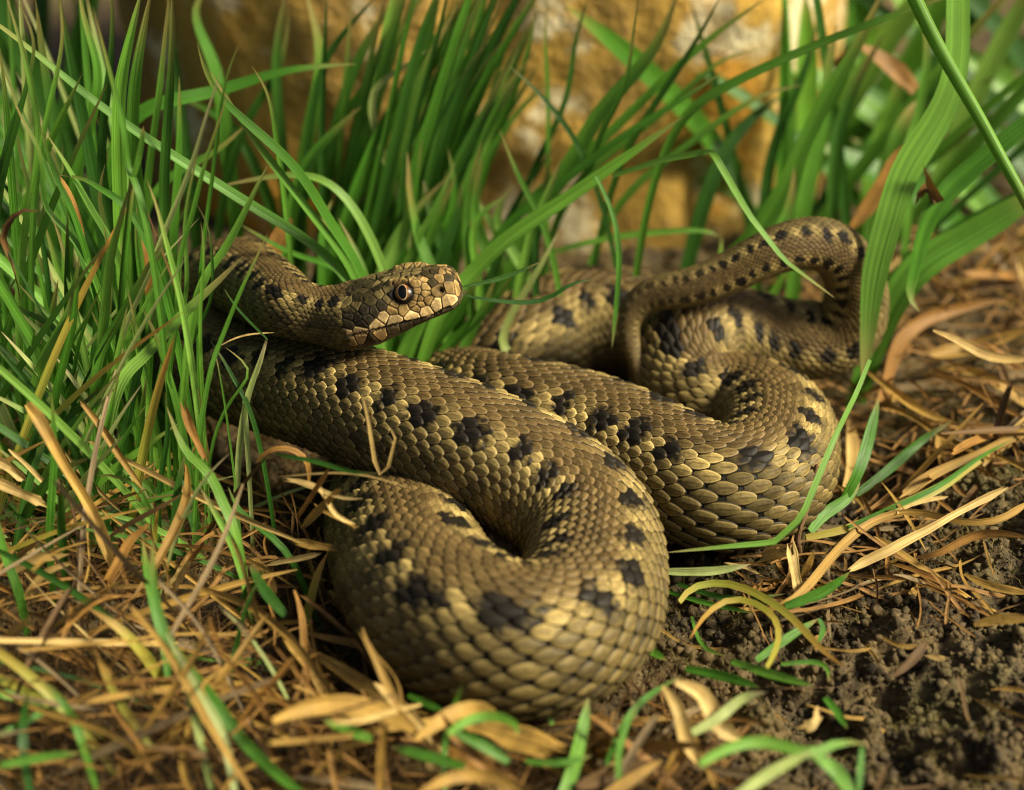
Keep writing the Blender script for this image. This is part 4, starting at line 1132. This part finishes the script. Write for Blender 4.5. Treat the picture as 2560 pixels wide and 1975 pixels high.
loose("dry_straw", "wide orange tinted straw above the bare soil, under the pale thick one", "straw", 'L', [(1290, 475), (1480, 440), (1650, 350), (1850, 280), (2250, 315)], 74, 'orange', 'z', 0.6, 1.3, 'leaf')
loose("dry_straw", "broad tan straw lying under the yellowing grass blade", "straw", 'F', [(1270, 265), (1400, 170), (1600, 80), (1790, -10), (1950, -80)], 54, 'straw', 'z', 0.5, 1.2, 'strip')
loose("dry_straw", "thin kinked straw lying across the bare soil", "straw", 'L', [(1655, 500), (1680, 650), (1800, 790), (1925, 935)], 40, 'straw', 'z', 0.6, 0.4, 'strip')
loose("dry_straw", "blurred wide tan straw on the soil bank with a thin kinked straw over it", "straw", 'L', [(1690, 610), (1850, 690), (2250, 775)], 76, 'straw', 'z', 0.5, 0.5, 'leaf')
loose("dead_leaf", "blurred pale tan leaf tip resting on the bare soil", "leaf", 'L', [(1770, 1035), (1950, 990), (2250, 985)], 96, 'straw', 'z', 0.7, 1.0, 'leaf')
loose("dry_straw", "short upright straw stuck in the mossy soil", "straw", 'L', [(1935, 620), (1900, 520), (1850, 335)], 26, 'straw', 'z', 0.1, 0.9, 'strip')
loose("dead_leaf", "forked brown leaf scrap half buried in the bare soil", "leaf", 'L', [(1100, 1460), (1250, 1330), (1385, 1165)], 84, 'brown', 'z', 0.3, 0.6, 'leaf')
loose("dry_straw", "short tan straw bit crossing the forked brown leaf scrap", "straw", 'L', [(1030, 1145), (1180, 1208), (1320, 1212)], 44, 'straw', 'z', 0.5, 0.5, 'strip')
loose("dry_straw", "tiny pale chip of straw on the dark soil", "straw", 'L', [(1385, 1285), (1450, 1300), (1525, 1312)], 52, 'straw_pale', 'z', 0.4, 0.4, 'strip')
loose("dead_leaf", "long orange brown leaf lying from the tail loop across the litter", "leaf", 'C', [(700, 1760), (745, 1685), (830, 1440), (950, 1340), (1270, 1260)], 62, 'orange', 'z', 0.5, 1.0, 'leaf')
loose("dry_straw", "thin brown straw standing up from the litter behind the small dry leaf", "straw", 'C', [(1345, 1290), (1310, 1120), (1275, 955)], 22, 'brown', 'z', 0.6, 2.4, 'strip')
loose("dead_leaf", "blurred orange tan leaf hanging in the background grass", "leaf", 'C', [(660, 195), (780, 270), (930, 430)], 84, 'orange', 'y', 8.0, 8.0, 'leaf')
loose("dead_leaf", "small blurred orange leaf tip behind the background grass", "leaf", 'C', [(540, 280), (600, 240), (660, 200)], 50, 'orange', 'y', 8.6, 8.4, 'leaf')
loose("dead_leaf", "broad orange brown blurred leaf leaning behind the tail loop", "leaf", 'C', [(620, 960), (740, 800), (840, 610)], 84, 'orange', 'y', 4.8, 5.4, 'leaf')
loose("dead_leaf", "dark brown seed head clinging to the broad hanging blade", "leaf", 'C', [(900, 850), (940, 790), (985, 850), (930, 720)], 60, 'brown', 'y', 1.6, 1.4, 'strip', roll=2.5)
loose("dead_leaf", "broad orange leaf standing behind the snake's neck loop", "leaf", 'K', [(1010, 1230), (1050, 1100), (1040, 900), (1000, 760)], 84, 'orange', 'y', -0.6, -0.4, 'leaf')
loose("dead_leaf", "slender orange brown leaf between the tall grass stems", "leaf", 'K', [(590, 820), (500, 550), (420, 395)], 44, 'orange', 'y', -2.3, -2.2, 'leaf')
loose("dead_leaf", "blurred orange leaf propped behind the bend of the snake's neck", "leaf", 'I', [(1080, 420), (1200, 180), (1330, -60)], 190, 'orange', 'y', 2.2, 2.6, 'leaf')
loose("dry_straw", "thin pale straw lying over the snake's body below its chin", "straw", 'I', [(640, 1172), (800, 1092), (950, 1055), (1165, 1040)], 17, 'straw_pale', 'y', -3.6, -3.3, 'tip2')
loose("dead_leaf", "pale papery curled leaf in the litter before the coil", "leaf", 'F', [(110, 1185), (200, 1350), (212, 1430), (275, 1565)], 74, 'straw_pale', 'z', 1.5, 0.6, 'leaf', fold=0.6)
loose("dead_leaf", "papery tan leaf crossing behind the pale curled one before the coil", "leaf", 'F', [(170, 1165), (300, 1230), (380, 1370), (500, 1450)], 96, 'straw_pale', 'z', 1.4, 0.6, 'leaf', fold=0.6)
loose("dry_straw", "small forked straw scrap in the litter before the bare soil", "straw", 'F', [(780, 1385), (830, 1370), (860, 1310)], 56, 'straw_pale', 'z', 0.5, 0.6, 'strip')
loose("dead_leaf", "wide blurred tan leaf arching in the foreground litter", "leaf", 'G', [(-40, 660), (150, 590), (350, 570), (500, 600), (650, 650), (770, 770)], 120, 'straw', 'z', 1.8, 1.4, 'leaf', roll=0.6)
loose("dead_leaf", "curved tan leaf arching over beside the bent green blade in the foreground", "leaf", 'G', [(740, 760), (850, 680), (980, 605), (1100, 590), (1200, 640)], 90, 'straw', 'z', 1.5, 1.5, 'leaf', roll=0.7)
loose("dead_leaf", "flat broad tan leaf lying under the coil's foot in the foreground", "leaf", 'G', [(1030, 660), (1250, 740), (1490, 810)], 160, 'straw', 'z', 0.9, 0.9, 'strip', face=(0.1, -0.4, 0.9))
loose("dead_leaf", "long brown leaf running down beside the dark base of the coil", "leaf", 'G', [(150, 270), (350, 390), (520, 500), (720, 610)], 84, 'straw', 'z', 0.7, 0.9, 'leaf')
loose("dry_straw", "long tan straw running along the coil's shaded side", "straw", 'G', [(260, -60), (430, 130), (560, 280), (700, 420), (920, 550)], 46, 'straw', 'z', 0.6, 0.5, 'strip', fold=0.5)
loose("dry_straw", "tan straw with a broad end lying against the coil's shaded side", "straw", 'G', [(150, 180), (300, 215), (420, 240), (600, 330), (760, 440)], 54, 'straw', 'z', 0.9, 0.7, 'leaf')
loose("dead_leaf", "small crumpled tan leaf tip rising in front of the coil's base", "leaf", 'G', [(740, 430), (800, 380), (870, 345), (960, 330)], 66, 'straw', 'z', 0.8, 1.3, 'leaf', roll=1.0)
loose("dry_straw", "upright blurred tan straw in the foreground litter", "straw", 'G', [(545, 1060), (550, 850), (570, 680)], 50, 'straw', 'z', 0.5, 1.9, 'strip')
loose("dead_leaf", "low blurred tan leaf bending along the foreground edge", "leaf", 'G', [(760, 1060), (900, 985), (1050, 955), (1250, 1000), (1350, 1060)], 80, 'straw', 'z', 1.2, 1.0, 'leaf')
loose("dead_leaf", "reddish tan torn leaf scrap beside the flat broad leaf in the foreground", "leaf", 'G', [(900, 830), (980, 850), (1080, 880)], 90, 'orange', 'z', 0.7, 0.7, 'strip')
loose("dead_leaf", "brown leaf scrap lying before the pale curled leaf in the foreground", "leaf", 'G', [(1620, 1020), (1800, 960), (2090, 900)], 110, 'brown', 'z', 0.5, 0.6, 'leaf')
loose("dead_leaf", "orange tan rolled leaf scrap at the coil's foot", "leaf", 'G', [(1690, 640), (1770, 660), (1760, 740), (1700, 740)], 60, 'orange', 'z', 0.5, 0.5, 'strip', roll=1.5)
loose("dry_straw", "thick blurred orange tan stalk slanting over the straw heap", "straw", 'J', [(230, 60), (290, 130), (400, 330), (530, 560), (680, 790), (780, 1000), (850, 1220)], 104, 'straw', 'y', -6.0, -6.8, 'strip', fold=0.7)
loose("dry_straw", "straight tan stalk slanting down between the grass stems", "straw", 'J', [(630, 15), (770, 190), (890, 370), (1000, 540), (1090, 655)], 62, 'straw', 'y', -4.8, -5.2, 'strip', fold=0.7)
loose("dry_straw", "bright orange stalk leaning on the broad green shoot", "straw", 'J', [(1430, 50), (1500, 250), (1590, 440)], 74, 'orange', 'y', -5.0, -5.2, 'strip', fold=0.6)
loose("dry_straw", "cut stalk end with a pale tip in the middle of the straw heap", "straw", 'J', [(1330, 1480), (1390, 1380), (1455, 1280)], 96, 'straw_pale', 'y', -7.0, -7.0, 'strip', fold=0.8)
loose("dead_leaf", "broad orange leaf lying by the coil at the edge of the straw heap", "leaf", 'J', [(1990, 1240), (2060, 1380), (2140, 1540)], 140, 'straw', 'z', 1.0, 0.6, 'leaf')
loose("dry_straw", "wide orange straw bending down through the straw heap", "straw", 'J', [(1160, 970), (1000, 1120), (930, 1250), (860, 1370), (770, 1580)], 86, 'orange', 'y', -6.2, -7.0, 'leaf')
loose("dry_straw", "looped orange thread of dry grass arching beside the dark flank", "straw", 'E', [(1010, 400), (1040, 365), (1110, 345), (1190, 380), (1212, 480)], 24, 'orange', 'y', -5.6, -5.6, 'strip')
for lab, pts, w, mat, a, b in [
    ("frayed tan straw bundle at the edge of the straw heap", [(-60, 470), (0, 490), (190, 620)], 90, 'straw_pale', -5.4, -5.4), ("broad tan straw below the frayed straw bundle", [(-60, 630), (170, 730), (340, 810)], 92, 'straw_pale', -5.8, -5.8),
    ("thin tan straw between the frayed bundle and the tall grass", [(80, 395), (220, 520), (400, 705)], 40, 'straw_pale', -5.2, -5.4), ("pale broad stalk lying across the hollow in the straw heap", [(60, 1335), (250, 1250), (490, 1185)], 100, 'straw_pale', -7.0, -7.0),
    ("narrow pale stalk forking off below the broad stalk", [(170, 1570), (280, 1430), (380, 1330), (550, 1275)], 62, 'straw_pale', -7.4, -7.2)]:
    loose("dry_straw", lab, "straw", 'J', pts, w, mat, 'y', a, b, 'strip', fold=0.6)
for lab, pts, w, mat in [
    ("slanting thin orange straw close to the coil's dark flank", [(1170, 610), (1285, 435)], 22, 'orange'), ("thicker brown straw next to the slanting orange one", [(1190, 650), (1325, 510)], 34, 'straw'),
    ("level straw pointing at the coil's dark flank", [(1170, 715), (1305, 738)], 38, 'straw'), ("thin level straw below the one pointing at the coil", [(1060, 800), (1255, 760)], 24, 'straw_pale'),
    ("pale curved straw touching the coil's dark flank", [(1130, 470), (1260, 510), (1310, 600), (1380, 640)], 24, 'straw_pale')]:
    loose("dry_straw", lab, "straw", 'E', pts, w, mat, 'y', -6.4, -6.6, 'strip', fold=0.4)
for lab, pts, w, mat in [
    ("fine pale straw running level into the gap under the body", [(560, 1120), (690, 1110), (1060, 1095), (1300, 1140), (1490, 1200)], 14, 'straw_pale'), ("dark green blade lying into the gap under the body", [(560, 960), (640, 980), (860, 1020), (1060, 1080), (1260, 1096)], 34, 'dark'),
    ("pale straw curving up to the coil's shaded shoulder", [(640, 1130), (700, 1150), (900, 1220), (1010, 1260), (1160, 1268)], 30, 'straw_pale'), ("tan straw lying on the coil's shaded shoulder", [(830, 1300), (890, 1350), (1040, 1420), (1150, 1480), (1245, 1555)], 32, 'straw')]:
    loose("dry_straw" if mat != 'dark' else "grass_clipping", lab, "straw" if mat != 'dark' else "grass", 'H', pts, w, mat, 'y', -6.0, -6.9, 'tip2')

# ------------------------------------------------------------------ the loose litter: every straw is its own thing
TONE = {'straw': 'tan', 'straw_pale': 'pale cream', 'orange': 'orange', 'brown': 'dark brown', 'green': 'green'}
def one_straw(x, y, L, pile, bias, tilt):
    a = SWAY.normal(bias, 0.95)
    z = float(ground_h(np.array([x]), np.array([y]))[0]) + SWAY.uniform(0.10, 0.3 + pile)
    d = np.array([math.cos(a), math.sin(a), SWAY.normal(0, tilt)]); d /= np.linalg.norm(d)
    sdv = np.array([-d[1], d[0], 0]); bent = abs(SWAY.normal(0, 0.10))
    k = bent * L * SWAY.choice([-1, 1]); k2 = SWAY.normal(0, 0.018) * L; kz = abs(SWAY.normal(0, 0.07)) * L
    tt = np.linspace(-0.5, 0.5, 6)
    p = np.array([x, y, z]) + d * (tt * L)[:, None] + sdv * (k * (0.5 - 2 * tt ** 2) + k2 * np.sin(tt * 7))[:, None] + np.array([0, 0, 1.0]) * (kz * (0.5 - 2 * tt ** 2))[:, None]
    p[:, 2] = np.maximum(p[:, 2], ground_h(p[:, 0], p[:, 1]) + 0.05)
    return p, bent
def scatter(count, x0, x1, y0, y1, place, mats, lmin, lmax, wmin, wmax, pile, bias=0.0, tilt=0.40, ok=None, slack=1.0):
    made = tries = 0
    while made < count and tries < count * 15:
        tries += 1
        L = lmin * (lmax / lmin) ** SWAY.random()
        p, bent = one_straw(SWAY.uniform(x0, x1), SWAY.uniform(y0, y1), L, pile, bias, tilt)
        if hides_snake(spline(p, 10), slack): continue
        if ok is not None and not ok(project(p)): continue
        w = wmin * (wmax / wmin) ** SWAY.random()
        mt = mats[SWAY.integers(len(mats))]
        o = blade_mesh("dry_straw", p, w, mt, ['strip', 'strip', 'strip', 'leaf', 'tip2'][SWAY.integers(5)], None, p.mean(0), fold=SWAY.uniform(0.2, 0.8),
                       roll=SWAY.normal(0, 0.5), face=(SWAY.normal(0, 0.4), -0.6 + SWAY.normal(0, 0.4), 0.9))
        label = "%s %s %s straw, %s, %s" % ("short" if L < 0.4 * lmax else "mid-length" if L < 0.68 * lmax else "long", "thin" if w < (wmin * wmax) ** 0.5 else "wide", TONE[mt],
                                           "straight" if bent < 0.05 else "slightly bent" if bent < 0.13 else "curved", place)
        tag(o, label, "straw", "straws " + place); made += 1
M['grey'] = leaf_mat("weathered_straw", (0.27, 0.20, 0.105), (0.20, 0.145, 0.07), trans=0.1, rough=0.65, streak=0.7, blotch=(0.10, 0.07, 0.035))
TONE['grey'] = 'weathered grey'
ST = ['straw', 'straw', 'straw', 'straw_pale', 'orange', 'brown', 'grey']
scatter(140, -12, -2.0, -11.8, -2.6, "in the tangled heap beside the coil", ST, 1.6, 6.5, 0.05, 0.19, 1.7, bias=-0.8, tilt=0.6, slack=0.84)
scatter(40, -4.0, 3.5, -12.2, -9.0, "at the foot of the coil", ST, 1.0, 4.6, 0.06, 0.28, 0.6, tilt=0.5)
scatter(22, 3.0, 10.0, -11.5, -5.5, "on the bare soil", ['brown', 'straw', 'brown'], 0.6, 2.4, 0.04, 0.12, 0.05)
scatter(68, 7.0, 13.5, -2.5, 9.0, "in the litter behind the tail loop", ST, 1.2, 5.2, 0.10, 0.40, 0.6, bias=0.3, ok=lambda q: q[:, 0].min() > 2060)
scatter(28, 4.2, 8.5, -6.5, -2.5, "beside the coil's outer bend", ST, 0.8, 3.2, 0.06, 0.24, 0.3, ok=lambda q: q[:, 0].min() > 1650)
# the small broken bits between them, too many and too fine to tell apart
lv, lf, luv, k0 = [], [], [], 0
for x0, x1, y0, y1, cnt, pile in ((-12, -2.0, -12, -2.6, 420, 0.9), (-4, 4, -12.5, -8.5, 110, 0.3), (6.5, 13.5, -3, 10, 320, 0.5), (4.5, 9.0, -7, -2, 90, 0.2), (-12, -3, 0, 7, 90, 0.4)):
    for _ in range(cnt):
        p, bent = one_straw(SWAY.uniform(x0, x1), SWAY.uniform(y0, y1), SWAY.uniform(0.5, 2.4), pile, -0.5, 0.45)
        if hides_snake(p, 1.0): continue
        v, f, uv_ = ribbon(p, SWAY.uniform(0.03, 0.11), 'strip', SWAY.normal(0, 0.6), 0.5, n=9, face=(SWAY.normal(0, 0.4), -0.5, 0.9))
        lv.append(v); lf.append(f + k0); luv.append(uv_ + np.array([float(SWAY.integers(60)), 0.0])); k0 += len(v)
M['litter'] = leaf_mat("straw_litter", (0.25, 0.135, 0.030), (0.25, 0.135, 0.030), trans=0.15, rough=0.6, streak=1.0, blotch=(0.08, 0.04, 0.012))
tag(mesh_object("straw_litter", np.concatenate(lv), np.concatenate(lf), M['litter'], uv=np.concatenate(luv)), "fine broken straw bits lying between the longer straws", "litter", kind="stuff")

# ------------------------------------------------------------------ soil crumbs, moss and thatch: nobody could count these
def crumbs(name, label, count, region, smin, smax, mat, kind="stuff"):
    ico = bmesh.new(); bmesh.ops.create_icosphere(ico, subdivisions=1, radius=1.0)
    iv = np.array([v.co[:] for v in ico.verts]); fi = np.array([[v.index for v in f.verts] for f in ico.faces]); ico.free()
    x = rng.uniform(region[0], region[1], count); y = rng.uniform(region[2], region[3], count)
    s = smin * (smax / smin) ** (rng.random(count) ** 2.2)
    z = ground_h(x, y) + s * 0.3
    v = iv[None] * s[:, None, None] * rng.uniform(0.45, 1.35, (count, len(iv), 1)) + np.stack([x, y, z], -1)[:, None]
    f = (fi[None] + (np.arange(count) * len(iv))[:, None, None]).reshape(-1, 3)
    o = mesh_object(name, v.reshape(-1, 3), f, mat, smooth=False)
    return tag(o, label, "soil", kind=kind)
crumbs("soil_crumbs", "fine dark soil crumbs strewn over the bare ground", 16000, (-12, 12.5, -12.5, 10), 0.012, 0.09, M['soil'])
crumbs("soil_crumbs", "coarser damp soil crumbs on the bare bank beside the coil", 22000, (2.0, 12.5, -12.5, 0.5), 0.014, 0.14, M['soil'])

def tufty(name, label, cat, count, pos, hmin, hmax, w, mat, bend):
    x, y = pos
    z = ground_h(x, y) - 0.02
    a = rng.uniform(0, 2 * math.pi, count); h = rng.uniform(hmin, hmax, count); l = rng.uniform(0.1, bend, count)
    b = rng.uniform(0, 2 * math.pi, count)
    c0 = np.stack([x, y, z], -1)
    dx = np.stack([np.cos(a), np.sin(a), np.zeros(count)], -1) * (w * rng.uniform(0.6, 1.3, count))[:, None]
    dm = np.stack([np.cos(b) * l * h * 0.35, np.sin(b) * l * h * 0.35, h * 0.6], -1)
    dt = np.stack([np.cos(b) * l * h, np.sin(b) * l * h, h * (1 - 0.3 * l)], -1)
    v = np.stack([c0 - dx, c0 + dx, c0 + dm + dx * 0.7, c0 + dm - dx * 0.7, c0 + dt + dx * 0.1, c0 + dt - dx * 0.1], 1)
    f = np.array([[0, 1, 2, 3], [3, 2, 4, 5]])[None] + (np.arange(count) * 6)[:, None, None]
    uv = np.tile(np.array([[0, 0], [1, 0], [1, .5], [0, .5], [.6, 1], [.4, 1]]), (count, 1))
    o = mesh_object(name, v.reshape(-1, 3), f.reshape(-1, 4), mat, uv=uv)
    return tag(o, label, cat, kind="stuff")
M['moss'] = leaf_mat("moss", (0.16, 0.13, 0.035), (0.18, 0.145, 0.04), trans=0.15, rough=0.7, blotch=(0.19, 0.115, 0.04))
n = 42000
mx_, my_ = rng.uniform(2.5, 13, n), rng.uniform(-12.5, 3.0, n)
keep = (fbm(np.stack([mx_, my_, mx_ * 0], -1) * 0.55, 3, 33) > 0.44)
mx_, my_ = mx_[keep], my_[keep]
tufty("moss", "low brownish green moss fuzz covering the soil bank", "moss", len(mx_), (mx_, my_), 0.06, 0.22, 0.012, M['moss'], 1.2)
n = 9000
tx_, ty_ = rng.uniform(-13, 4, n), rng.uniform(-12.5, 7, n)
keep = (tx_ < -2.0) | (ty_ < -8.0)
tx_, ty_ = tx_[keep], ty_[keep]
tufty("thatch", "fine brown thatch of broken grass fibres under the straw heap", "thatch", len(tx_), (tx_, ty_), 0.3, 1.1, 0.022, M['brown'], 2.6)
